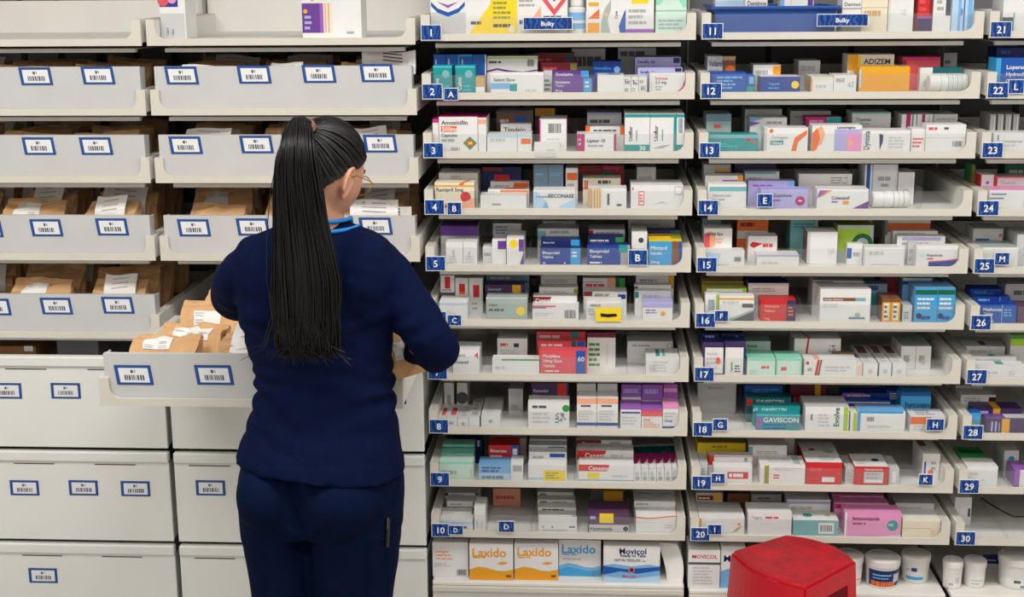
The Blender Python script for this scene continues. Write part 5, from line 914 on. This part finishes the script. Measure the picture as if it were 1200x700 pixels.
# loose prescription sheets standing in two drawers
for key, x0, x1, yt, yb, d, lab in (('B1', 424, 487, 60, 80, .06, 'curled white prescription sheet standing in the drawer above the person'), ('B3', 428, 482, 236, 258, .05, 'white prescription sheet beside the face of the person')):
    t = LTR[key]; Y = t.location.y+d; a = at(x0, yb+8, Y); c = at(x1, yt, Y); b = MB(); rows = []
    for i in range(8):
        v = i/7; rows.append([Vector((u/8*(c.x-a.x), .012*math.sin(u*.6)-.02*v*v+.03*v, v*(c.z-a.z)*(1-.03*u*(key == 'B3'))+.004*math.sin(u*.9))) for u in range(9)])
    b.grid(rows, 'paper'); b.grid([[p+Vector((0, .0008, 0)) for p in r][::-1] for r in rows], 'paper')
    for r in (4, 5, 6): b.poly([rows[r][3]+Vector((0,-.0008,0)), rows[r][6]+Vector((0,-.0008,0)), rows[r][6]+Vector((0,-.0008,.003)), rows[r][3]+Vector((0,-.0008,.003))], 'dgrey')
    tag(b.build('prescription_sheet', loc=(a.x, Y, a.z)), lab, 'paper')
# ------------------------------------------------------------------ red step stool
SZ = 0.45
L_, B_, R_, F_ = [atz(*p, SZ) for p in ((861, 646), (921, 627.5), (999, 656), (943, 686.5))]
cen = (L_+B_+R_+F_)/4
def stool():
    e = tag(empty('step_stool', (cen.x, cen.y, 0)), 'scuffed red plastic step stool standing before the shelves', 'stool')
    c = [p-cen for p in (L_, F_, R_, B_)]
    for p in c: p.z = 0
    def side(a, b, bulge, n=12):
        d = b-a; nrm = Vector((d.y, -d.x, 0)).normalized(); out = []
        if nrm.dot((a+b)/2) < 0: nrm = -nrm
        for i in range(n):
            u = i/n; out.append(a+d*u+nrm*(bulge*4*u*(1-u)))
        return out
    segs = [(c[0], c[1], .030), (c[1], c[2], .0), (c[2], c[3], .034), (c[3], c[0], .0)]
    def outline(s, z):
        o = []
        for a, b, bg in segs: o += [Vector((p.x*s, p.y*s, z)) for p in side(a, b, bg)]
        return o
    b = MB(); top = outline(1.0, SZ); r1 = outline(1.012, SZ-.004); r2 = outline(1.016, SZ-.010); inn = outline(.97, SZ+.001)
    b.poly(inn, 'red_plastic'); b.grid([r2, r1, top, inn], 'red_plastic', closed=True)
    b.build('tread', e)
    # four side walls; the two straight ones have an arched opening
    for k in range(4):
        b = MB(); n = 12
        rows = []
        zs = [SZ-.010, SZ-.055, SZ-.10, SZ-.16, .26, .2, .1, 0.0]
        for z in zs:
            s = 1.016+(SZ-z)*0.42
            o = outline(s, z); seg = o[k*n:(k+1)*n]+[o[((k+1)*n) % (4*n)]]
            rows.append(seg)
        if k in (0, 2):
            b.grid(rows, 'red_plastic')
        else:
            for i in range(len(rows)-1):
                for j in range(n):
                    u = (j+.5)/n; v = i
                    open_ = i >= 1 and .10 < u < .90 and not (i == 1 and (u < .2 or u > .8))
                    if not open_: b.grid([rows[i][j:j+2], rows[i+1][j:j+2]], 'red_plastic')
        o = b.build('side_wall', e)
        md = o.modifiers.new('wall', 'SOLIDIFY'); md.thickness = 0.006
stool()

# ------------------------------------------------------------------ the person
PB = Vector((-0.585, -0.76, 0.0))
def remesh(mb, voxel, smooth=4, factor=0.5):
    me = mb.mesh('tmp'); me.materials.clear()
    o = bpy.data.objects.new('tmp', me); COL.objects.link(o)
    m1 = o.modifiers.new('r', 'REMESH'); m1.mode = 'VOXEL'; m1.voxel_size = voxel
    if smooth:
        m2 = o.modifiers.new('s', 'SMOOTH'); m2.iterations = smooth; m2.factor = factor
    dg = bpy.context.evaluated_depsgraph_get()
    out = bpy.data.meshes.new_from_object(o.evaluated_get(dg))
    bpy.data.objects.remove(o); bpy.data.meshes.remove(me)
    return out
def ell(c, rx, ry, n=28, back=1.0, tilt=0.0, p=2.3):
    out = []
    for k in range(n):
        a = 2*PI*k/n; ca, sa = math.cos(a), math.sin(a)
        x = rx*math.copysign(abs(ca)**(2/p), ca); y = ry*math.copysign(abs(sa)**(2/p), sa)
        if y < 0: y *= back
        out.append(Vector((c[0]+x, c[1]+y, c[2]+tilt*x)))
    return out
def ball(mb, c, r, m, rot=None, n=14, k=10):
    rows = []
    for i in range(k+1):
        th = PI*i/k; th = min(max(th, 0.02), PI-0.02); row = []
        for j in range(n):
            v = Vector((r[0]*math.sin(th)*math.cos(2*PI*j/n), r[1]*math.sin(th)*math.sin(2*PI*j/n), -r[2]*math.cos(th)))
            if rot: v = rot @ v
            row.append(Vector(c)+v)
        rows.append(row)
    mb.grid(rows, m, closed=True, cap=True)
def resample(pts, rad, k=5):
    P, R = [], []
    n = len(pts)
    for i in range(n-1):
        p0, p1, p2, p3 = pts[max(i-1, 0)], pts[i], pts[i+1], pts[min(i+2, n-1)]
        for j in range(k):
            t = j/k
            P.append(0.5*((2*p1)+(p2-p0)*t+(2*p0-5*p1+4*p2-p3)*t*t+(3*p1-p0-3*p2+p3)*t**3)); R.append(rad[i]*(1-t)+rad[i+1]*t)
    P.append(pts[-1]); R.append(rad[-1])
    return P, R
YP = -0.76
def torso_rings(grow, skip_hem=False):
    # photo row, left, right, half depth front/back, Y centre
    T = [(257, 350, 403, .046, YP+.005), (263, 332, 414, .052, YP+.0), (271, 306, 436, .064, YP-.005), (281, 284, 456, .080, YP-.008), (297, 272, 467, .096, YP-.005), (325, 274, 468, .108, YP), (355, 280, 465, .110, YP+.005), (390, 287, 460, .106, YP+.008),
         (425, 296, 461, .100, YP+.005), (455, 300, 463, .098, YP), (485, 297, 465, .102, YP-.004), (512, 288, 468, .116, YP-.010), (535, 280, 473, .128, YP-.014), (547, 278, 475, .132, YP-.016)]
    rows = []
    for y, xl, xr, dp, yc in T:
        a = at(xl, y, yc); b = at(xr, y, yc)
        tl = -0.10*max(0, min(1, (y-440)/100))
        rows.append(ell(((a.x+b.x)/2, yc, (a.z+b.z)/2+(.003 if y > 500 else 0)), (b.x-a.x)/2+grow, dp+grow, 32, tilt=tl))
    return rows[::-1]
RS = at(452, 300, YP); LS = at(290, 300, YP)
ARM_R = [at(428, 308, YP), at(449, 321, YP-.005), at(478, 358, YP-.02), at(504, 398, YP-.03), at(510, 410, YP+.005), at(497, 408, YP+.08), at(482, 404, YP+.15)]
ARM_RR = [.046, .056, .052, .047, .047, .039, .031]
ARM_L = [at(308, 308, YP), at(288, 320, YP+.005), at(276, 335, YP+.09), at(272, 348, YP+.16), at(278, 352, YP+.20), at(290, 352, YP+.28), at(300, 354, YP+.35)]
ARM_LR = [.046, .055, .053, .049, .046, .037, .030]
def leg(side, grow):
    if side < 0: L = [(596, 283, 356, .105), (615, 284, 360, .100), (650, 289, 368, .092), (700, 297, 371, .084)]
    else: L = [(596, 352, 472, .110), (615, 356, 471, .104), (650, 360, 467, .096), (700, 365, 461, .086)]
    rows = []
    for y, xl, xr, dp in L:
        a = at(xl, y, YP-.01); b = at(xr, y, YP-.01)
        rows.append(((a.x+b.x)/2, YP-.01, (a.z+b.z)/2, (b.x-a.x)/2, dp))
    c = rows[-1]; z0 = c[2]
    for f, rr, dd, yy in ((.45, .068, .070, 0.0), (.30, .064, .066, -.01), (.12, .060, .060, -.015), (.06, .060, .062, -.012)):
        k = (z0-f)/z0; rows.append((c[0]+(.012 if side < 0 else -.012)*k, YP-.01+yy, f, rr, dd))
    return [ell(r[:3], r[3]+grow, r[4]+grow, 24, p=2.1) for r in rows][::-1]
# head frame
HC = at(379, 206, YP+.005)
HR = Matrix.Rotation(math.radians(-32), 3, 'Z') @ Matrix.Rotation(math.radians(-20), 3, 'X') @ Matrix.Rotation(math.radians(4), 3, 'Y')
HA, HB, HCc = .073, .090, .108
def skull(dx, dy, dz, off=0.0):
    x, y, z = (HA+off)*dx, (HB+off)*dy, (HCc+off)*dz
    if dz < -.15:
        s = (-dz-.15)/.85
        x *= 1-.22*s
        if dy < 0: y *= 1-.55*s
        else: y *= 1-.10*s
    if dy > 0:
        y += .021*math.exp(-((x/.010)**2+((z+.020)/.017)**2))+.010*math.exp(-((x/.008)**2+((z-.008)/.018)**2))
        for sx in (-1, 1): y -= .007*math.exp(-(((x-sx*.030)/.016)**2+((z-.010)/.012)**2)); y += .004*math.exp(-(((x-sx*.032)/.02)**2+((z-.032)/.008)**2))
        y += .005*math.exp(-((x/.020)**2+((z+.056)/.008)**2))+.004*math.exp(-((x/.016)**2+((z+.090)/.012)**2))
    return Vector((x, y, z))
def hw(v): return HC+HR @ v
def head_rows(n=48, k=40, off=0.0):
    rows = []
    for i in range(k+1):
        th = min(max(PI*i/k, .03), PI-.03)
        rows.append([hw(skull(math.sin(th)*math.cos(2*PI*j/n), math.sin(th)*math.sin(2*PI*j/n), -math.cos(th), off)) for j in range(n)])
    return rows
def hand(mb, wrist, d, palm_n, thumb_side, curl):
    """palm and five bent fingers; d fingers' direction, palm_n out of the palm, thumb on thumb_side"""
    d = d.normalized(); s = thumb_side.normalized(); nn = palm_n.normalized()
    rows = []
    for f, hw_, th in ((-.01, .024, .018), (.02, .030, .015), (.05, .038, .014), (.08, .039, .013), (.092, .036, .010)):
        c = wrist+d*f; rows.append([c+s*(hw_*math.cos(2*PI*k/16))+nn*(th*math.sin(2*PI*k/16)) for k in range(16)])
    mb.grid(rows, 'skin', closed=True, cap=True)
    for i, (o, ln, r) in enumerate(((.028, .072, .0085), (.009, .080, .0088), (-.010, .074, .0085), (-.028, .058, .0075))):
        p = wrist+d*.084+s*o; pts = [p-d*.01]; ang = 0
        for q, fr in enumerate((.45, .31, .24)):
            ang += curl*(1 if q else .6); pts.append(pts[-1]+(d*math.cos(ang)+nn*math.sin(ang))*(ln*fr+(.01 if q == 0 else 0)))
        P, R = resample(pts, [r, r, r*.92, r*.75], 4); tube(mb, P, R, 'skin', 10)
    pts = [wrist+d*.02+s*.022, wrist+d*.045+s*.045+nn*.008, wrist+d*.068+s*.055+nn*.022, wrist+d*.088+s*.052+nn*.036]
    P, R = resample(pts, [.014, .011, .010, .008], 4); tube(mb, P, R, 'skin', 10)
def person():
    body = MB()
    body.grid(head_rows(), 'skin', closed=True, cap=True)
    nb = at(376, 276, YP)
    nt = hw(Vector((0, -.025, -.05)))
    P, R = resample([nb+Vector((0, 0, -.06)), nb+Vector((0, 0, .0)), nb.lerp(nt, .5), nt, hw(Vector((0, -.01, -.01)))], [.075, .060, .052, .053, .05], 5); tube(body, P, R, 'skin', 24)
    for s in (-1, 1):       # ears: shell, rim and lobe
        c = hw(Vector((s*.076, -.012, -.004))); rt = HR @ Matrix.Rotation(s*math.radians(22), 3, 'Z') @ Matrix.Rotation(math.radians(-12), 3, 'X')
        ball(body, c, (.007, .017, .030), 'skin', rt)
        pts = [c+rt @ Vector((s*.006, .018*math.cos(a), .031*math.sin(a))) for a in [math.radians(x) for x in range(-60, 260, 20)]]
        tube(body, pts, .0042, 'skin', 8)
        ball(body, c+rt @ Vector((s*.002, .006, -.030)), (.006, .009, .010), 'skin', rt)
    body.grid(torso_rings(-.016)[3:], 'skin', closed=True, cap=True)
    body.grid([ell((PB.x, YP-.005, zz), .13, .085, 28) for zz in (.74, .85, .95)], 'skin', closed=True, cap=True)
    for arm, rad in ((ARM_R, ARM_RR), (ARM_L, ARM_LR)):
        P, R = resample(arm, [r*.86 for r in rad], 6); tube(body, P, R, 'skin', 20)
    for s in (-1, 1): body.grid(leg(s, -.024)[:-1], 'skin', closed=True, cap=True)
    wr = ARM_R[-1]; dr = Vector((-.10, .9, .0))
    hand(body, wr+Vector((0, .01, 0)), dr, Vector((-1, -.05, -.15)), Vector((-.15, 0, 1)), .5)
    wl = ARM_L[-1]; hand(body, wl+Vector((0, .01, 0)), Vector((.12, .85, -.25)), Vector((0, -.25, -1)), Vector((1, 0, 0)), .28)
    me = remesh(body, .0045, 3)
    me.materials.append(getm('skin'))
    for v in me.vertices: v.co -= PB
    o = link('person', me, smooth=True); o.location = PB
    tag(o, 'person in navy scrubs with long black ponytail, seen from behind, reaching into a drawer', 'person')
    def child(name, mesh, mat=None, smooth=True):
        if mat: mesh.materials.clear(); mesh.materials.append(getm(mat))
        for v in mesh.vertices: v.co -= PB
        c = link(name, mesh, o, smooth=smooth); return c
    # --- scrub top
    tp = MB(); tp.grid(torso_rings(0.0), 'navy_top', closed=True, cap=True)
    for arm, rad in ((ARM_R, ARM_RR), (ARM_L, ARM_LR)):
        P, R = resample(arm, rad, 6); tube(tp, P, R, 'navy_top', 24)
    ball(tp, at(328, 330, YP-.052), (.075, .055, .10), 'navy_top'); ball(tp, at(422, 330, YP-.052), (.075, .055, .10), 'navy_top')   # shoulder blades
    me = remesh(tp, .006, 9)
    zw = at(380, 455, YP).z; zh = at(380, 540, YP).z; zs = at(380, 330, YP).z
    me.update()
    nrm = [v.normal.copy() for v in me.vertices]
    cx = at(380, 400, YP).x
    for v, nv in zip(me.vertices, nrm):
        p = v.co; u = (p.x-cx)/.16; side = min(1.0, max(0.0, abs(u)-.15)/.6)
        k = math.exp(-((p.z-zw+.015)/.075)**2)
        ph = noise.noise(Vector((p.x*5, p.y*5, p.z*7)))
        f = math.sin(p.z*130+ph*9+u*3.0)*k*(.0030*side+.0020)
        f += .0075*noise.noise(Vector((p.x*8+p.z*7, p.y*8, p.z*15-p.x*7)))*(0.5 if p.z < zh+.03 else 1.0)
        f += .0022*noise.noise(Vector((p.x*24+p.z*14, p.y*24, p.z*40)))
        ka = math.exp(-((p.z-at(380, 375, YP).z)/.035)**2)*math.exp(-((abs(u)-1.0)/.5)**2)
        f += .004*ka*math.sin(p.z*130-abs(u)*9)
        v.co = p+nv*f
    child('scrub_top', me, 'navy_top')
    # --- trousers
    tr = MB()
    W_ = [(492, 303, 458, .090), (515, 295, 462, .102), (540, 286, 468, .112), (560, 281, 473, .118), (585, 281, 473, .118), (605, 283, 472, .112), (618, 288, 468, .100)]
    rows = []
    for y, xl, xr, dp in W_:
        a = at(xl, y, YP-.01); b = at(xr, y, YP-.01); rows.append(ell(((a.x+b.x)/2, YP-.01, (a.z+b.z)/2), (b.x-a.x)/2, dp, 32, p=2.3))
    tr.grid(rows[::-1], 'navy_trouser', closed=True, cap=True)
    for s in (-1, 1): tr.grid(leg(s, 0.0), 'navy_trouser', closed=True, cap=True)
    ball(tr, at(313, 580, YP-.068), (.064, .086, .078), 'navy_trouser', n=24, k=16); ball(tr, at(402, 586, YP-.068), (.088, .090, .082), 'navy_trouser', n=24, k=16)
    me = remesh(tr, .006, 5); me.update(); nrm = [v.normal.copy() for v in me.vertices]
    zc = at(345, 612, YP).z
    for v, nv in zip(me.vertices, nrm):
        p = v.co; k = math.exp(-((p.z-zc)/.06)**2)
        f = .003*noise.noise(Vector((p.x*10+p.z*8, p.y*9, p.z*10-p.x*9)))
        f += .0045*k*noise.noise(Vector((p.x*14-p.z*22, p.y*12, p.z*22+p.x*16)))
        if nv.y < 0.2:      # cleft and the folds under the seat
            px_, py_ = proj(p); xs = 334+(py_-545)*.25
            win = 1/(1+math.exp(-(py_-552)/6))*1/(1+math.exp((py_-640)/8))
            f -= .016*math.exp(-((px_-xs)/7.0)**2)*win
            f += .0030*math.sin((py_-600)*.22+abs(px_-xs)*.20)*math.exp(-((py_-625)/16.0)**2)*math.exp(-((px_-xs)/40.0)**2)
        v.co = p+nv*f
    child('scrub_trousers', me, 'navy_trouser')
    tro = me
    from mathutils.bvhtree import BVHTree
    verts = [v.co+PB for v in me.vertices]; bv = BVHTree.FromPolygons(verts, [tuple(p.vertices) for p in me.polygons])
    def hit(x, y, lift=.001):
        d = (at(x, y, 0)-CAM).normalized(); loc, nn, i, dist = bv.ray_cast(CAM, d)
        return loc+nn*lift if loc else None
    def seam(px, r, mat='navy_trouser', name='seam', lift=.0003):
        pts = []
        for (xa, ya), (xb, yb) in zip(px[:-1], px[1:]):
            for k in range(6): pts.append(hit(xa+(xb-xa)*k/6, ya+(yb-ya)*k/6, lift))
        pts.append(hit(*px[-1], lift)); pts = [p for p in pts if p]
        if len(pts) < 3: return
        mb = MB(); tube(mb, pts, r, mat, 6); child(name, mb.mesh(name))
    seam([(334, 545), (337, 570), (345, 595), (352, 612)], .0014)
    seam([(433, 634), (450, 632), (464, 630)], .0022, name='pocket_edge'); seam([(433, 634), (432, 665), (431, 698)], .0016, name='pocket_edge')
    seam([(468, 558), (466, 575), (461, 592)], .0022, name='pocket_edge'); seam([(454, 635), (455, 665), (455, 698)], .0012)
    # pen in the cargo pocket
    a, b = hit(453, 607, .006), hit(452, 640, .004)
    if a and b:
        e = tag(empty('pen', b), 'black pen clipped in the trouser cargo pocket', 'pen')
        mb = MB(); P = [b*(1-k/6)+a*(k/6)-b for k in range(7)]; tube(mb, P, .0042, 'pen_black', 10); mb.build('pen_barrel', e)
        mb = MB(); tube(mb, [P[6], P[6]+Vector((0, -.005, .004)), P[5]+Vector((0, -.007, 0)), P[4]+Vector((0, -.007, 0))], .0014, 'dgrey', 6); mb.build('pen_clip', e)
    # --- shoes
    for s, xx in ((-1, leg(-1, 0)[0]), (1, leg(1, 0)[0])):
        c = sum(xx, Vector())/len(xx); mb = MB(); rows = []
        for f, w_, h_ in ((-.075, .02, .03), (-.065, .032, .055), (-.02, .036, .085), (.04, .038, .08), (.10, .043, .058), (.15, .042, .046), (.18, .03, .038), (.19, .012, .025)):
            rows.append([Vector((c.x+w_*math.copysign(abs(math.cos(2*PI*k/16))**.8, math.cos(2*PI*k/16)), c.y+f, max(.002, h_*.5+h_*.5*math.sin(2*PI*k/16)))) for k in range(16)])
        mb.grid(rows, 'shoe_dark', closed=True, cap=True); child('shoe', mb.mesh('shoe'))
    # --- collar trim and lanyard
    nbz = at(376, 264, YP)
    for nm, mat, zo, rx, ry, r, tl in (('collar_trim', 'blue_trim', -.004, .072, .070, .0042, .10), ('lanyard', 'blue_trim', .016, .058, .060, .0046, -.05)):
        mb = MB(); pts = [Vector((nbz.x+.004+rx*math.cos(a), YP+.004+ry*math.sin(a), nbz.z+zo-.10*max(0, math.sin(a))*ry/.06*.5+tl*rx*math.cos(a)*.3)) for a in [2*PI*k/40 for k in range(41)]]
        tube(mb, pts, r, mat, 8); child(nm, mb.mesh(nm))
    # --- face details
    for s in (-1, 1):
        mb = MB(); ball(mb, hw(Vector((s*.030, .073, .010))), (.012, .011, .011), 'eye_white', HR); ball(mb, hw(Vector((s*.030, .081, .008))), (.0055, .004, .0055), 'eye_dark', HR); child('eye', mb.mesh('eye'))
        mb = MB(); tube(mb, [hw(skull_front(s*x, z)) for x, z in ((.014, .028), (.026, .034), (.038, .034), (.050, .027))], [.002, .003, .0028, .001], 'hair', 6); child('eyebrow', mb.mesh('eyebrow'))
    mb = MB(); tube(mb, [hw(skull_front(x, z)) for x, z in ((-.022, -.058), (-.010, -.053), (0, -.055), (.010, -.053), (.022, -.058))], [.001, .0035, .004, .0035, .001], 'lip_skin', 8)
    tube(mb, [hw(skull_front(x, z)) for x, z in ((-.022, -.058), (-.010, -.063), (0, -.065), (.010, -.063), (.022, -.058))], [.001, .0035, .0045, .0035, .001], 'lip_skin', 8); child('lips', mb.mesh('lips'))
    # --- hair: cap, combed strands, tie and ponytail
    tie_d = Vector((.0, -.80, .58)).normalized()
    HL = [(-1.01, -.50), (-.75, -.44), (-.22, .08), (.0, .16), (.3, .34), (.7, .60), (1.01, .66)]      # hairline height by front-back position
    def covered(d):
        for (y0, z0), (y1, z1) in zip(HL[:-1], HL[1:]):
            if y0 <= d.y <= y1: return d.z > z0+(z1-z0)*(d.y-y0)/(y1-y0)
        return False
    hm = MB(); n, k = 150, 120; grid = []
    for i in range(k+1):
        th = min(max(PI*i/k, .01), PI-.01)
        grid.append([Vector((math.sin(th)*math.cos(2*PI*j/n), math.sin(th)*math.sin(2*PI*j/n), math.cos(th))) for j in range(n)])
    for i in range(k):
        for j in range(n):
            q = [grid[i][j], grid[i+1][j], grid[i+1][(j+1) % n], grid[i][(j+1) % n]]
            if all(covered(d) for d in q): hm.poly([hw(skull(d.x, d.y, d.z, .009)) for d in q], 'hair')
    rnd = random.Random(5)
    tie = hw(skull(*tie_d, .016))
    starts = []
    while len(starts) < 560:
        d = Vector((rnd.gauss(0, 1), rnd.gauss(0, 1), rnd.gauss(0, 1))).normalized()
        if covered(d) and (rnd.random() < .25 or not covered((d*1.0+Vector((0, .10, -.10))).normalized()) or not covered((d+Vector((0, 0, -.12))).normalized())): starts.append(d)
    for d in starts:
        pts = []; w_ = d.angle(tie_d)
        if w_ < .1: continue
        for q in range(9):
            t_ = q/8; dd = (d*math.sin((1-t_)*w_)+tie_d*math.sin(t_*w_))/math.sin(w_); dd.normalize()
            pts.append(hw(skull(dd.x, dd.y, dd.z, .0095+.002*math.sin(t_*3)+.006*t_*t_)))
        tube(hm, pts, [.0004]+[.0017]*7+[.001], 'hair', 4, cap=False)
    me = hm.mesh('hair'); me.materials.clear(); child('hair', me, 'hair')
    mb = MB(); tt = (at(340, 178, YP-.10)-tie).normalized(); s1 = tt.cross(Vector((1, 0, 0))).normalized(); s2 = tt.cross(s1)
    out_n = HR @ tie_d
    u_ = out_n.cross(Vector((0, 0, 1))).normalized(); w2 = out_n.cross(u_)
    for rr in (0, 1): tube(mb, [tie+out_n*(.004+.006*rr)+u_*(.024*math.cos(a))+w2*(.020*math.sin(a)) for a in [2*PI*k/24 for k in range(25)]], .0042, 'hair_tie', 8)
    child('hair_tie', mb.mesh('hair_tie'))
    C = [tie, tie+out_n*.014+Vector((-.003, -.006, -.004)), at(349, 172, YP-.122), at(348, 205, YP-.132), at(352, 262, YP-.128), at(358, 330, YP-.138), at(359, 380, YP-.140), at(359, 412, YP-.138)]
    WX = [.020, .023, .034, .045, .055, .068, .066, .050]; TH = [.016, .020, .026, .028, .026, .024, .022, .016]
    PT, WW = resample(C, WX, 6); _, TT = resample(C, TH, 6)
    pm = MB(); rows = []
    for i, p in enumerate(PT[:-4]):
        t_ = (PT[min(i+1, len(PT)-1)]-PT[max(i-1, 0)]).normalized(); sx = Vector((1, 0, 0)); sx = (sx-t_*sx.dot(t_)).normalized(); sy = t_.cross(sx)
        rows.append([p+sx*(WW[i]*.86*math.cos(2*PI*k/26)*(1+.05*math.sin(k*5+i*.15)))+sy*(TT[i]*.86*math.sin(2*PI*k/26)*(1+.10*math.sin(k*7+i*.1))) for k in range(26)])
    pm.grid(rows, 'hair', closed=True, cap=True)
    for s in range(620):
        a = rnd.uniform(0, 2*PI); r = math.sqrt(rnd.uniform(.45, 1.0)); end = len(PT)-1-int(abs(rnd.gauss(0, 2.2)))
        stray = rnd.random() < .06; ph = rnd.uniform(0, 6); wob = rnd.uniform(.0, .0035)*(3 if stray else 1); pts = []
        curl = rnd.gauss(0, .012)
        for i in range(0, end+1):
            p = PT[i]; v = i/(len(PT)-1)
            t_ = (PT[min(i+1, len(PT)-1)]-PT[max(i-1, 0)]).normalized(); sx = Vector((1, 0, 0)); sx = (sx-t_*sx.dot(t_)).normalized(); sy = t_.cross(sx)
            rr = r*(1+(.10 if stray else 0)*v)
            pts.append(p+sx*(WW[i]*rr*math.cos(a)+wob*math.sin(v*9+ph)+curl*max(0, v-.8)*5)+sy*(TT[i]*rr*math.sin(a)+wob*math.cos(v*8+ph)))
        if rnd.random() < .5: pts.append(pts[-1]+Vector((curl*1.2, -.004, -rnd.uniform(.006, .03))))
        m_ = len(pts); tube(pm, pts, [.0010 if stray else .0018]*(m_-2)+[.0012, .0004], 'hair', 3, cap=False)
    me = pm.mesh('ponytail'); me.materials.clear(); child('ponytail', me, 'hair')
    # --- glasses
    e = tag(empty('eyeglasses', HC), 'thin gold framed eyeglasses worn by the person', 'glasses')
    def gl(v): return HR @ v
    for s in (-1, 1):
        mb = MB(); tube(mb, [gl(Vector((s*.031+.022*math.cos(a), .090, .004+.020*math.sin(a)))) for a in [2*PI*k/28 for k in range(29)]], .0012, 'gold_metal', 6); mb.build('rim', e)
        mb = MB(); mb.poly([gl(Vector((s*.031+.021*math.cos(a), .090, .004+.019*math.sin(a)))) for a in [2*PI*k/28 for k in range(28)]], 'lens_glass'); mb.build('lens', e)
        mb = MB(); tube(mb, [gl(Vector(p)) for p in ((s*.053, .090, .010), (s*.070, .080, .011), (s*.081, .05, .012), (s*.081, .01, .014), (s*.078, -.02, .002))], .0013, 'gold_metal', 6); mb.build('temple', e)
    mb = MB(); tube(mb, [gl(Vector(p)) for p in ((-.009, .093, .008), (0, .097, .012), (.009, .093, .008))], .0012, 'gold_metal', 6); mb.build('bridge', e)
    return o
def skull_front(x, z):
    """point on the face surface at local x, z"""
    best = None
    for k in range(1, 60):
        el = z/HCc; el = max(-.99, min(.99, el)); c = math.sqrt(1-el*el); az = k/60*PI
        p = skull(c*math.cos(az), c*math.sin(az), el)
        if best is None or abs(p.x-x) < abs(best.x-x): best = p
    return best+Vector((0, .001, 0))
person()
# bag held against the body by the right hand
b0 = at(477, 434, YP+.15)
body, lab, slip = bag_parts(.080, .060, .135, 77, slip=False)
o = link('paper_bag', body); o.location = (b0.x, b0.y, b0.z); o.rotation_euler = (.18, -.20, .30)
tag(o, 'brown paper bag held under the right arm by the person', 'paper bag'); link('pharmacy_label', lab, o)
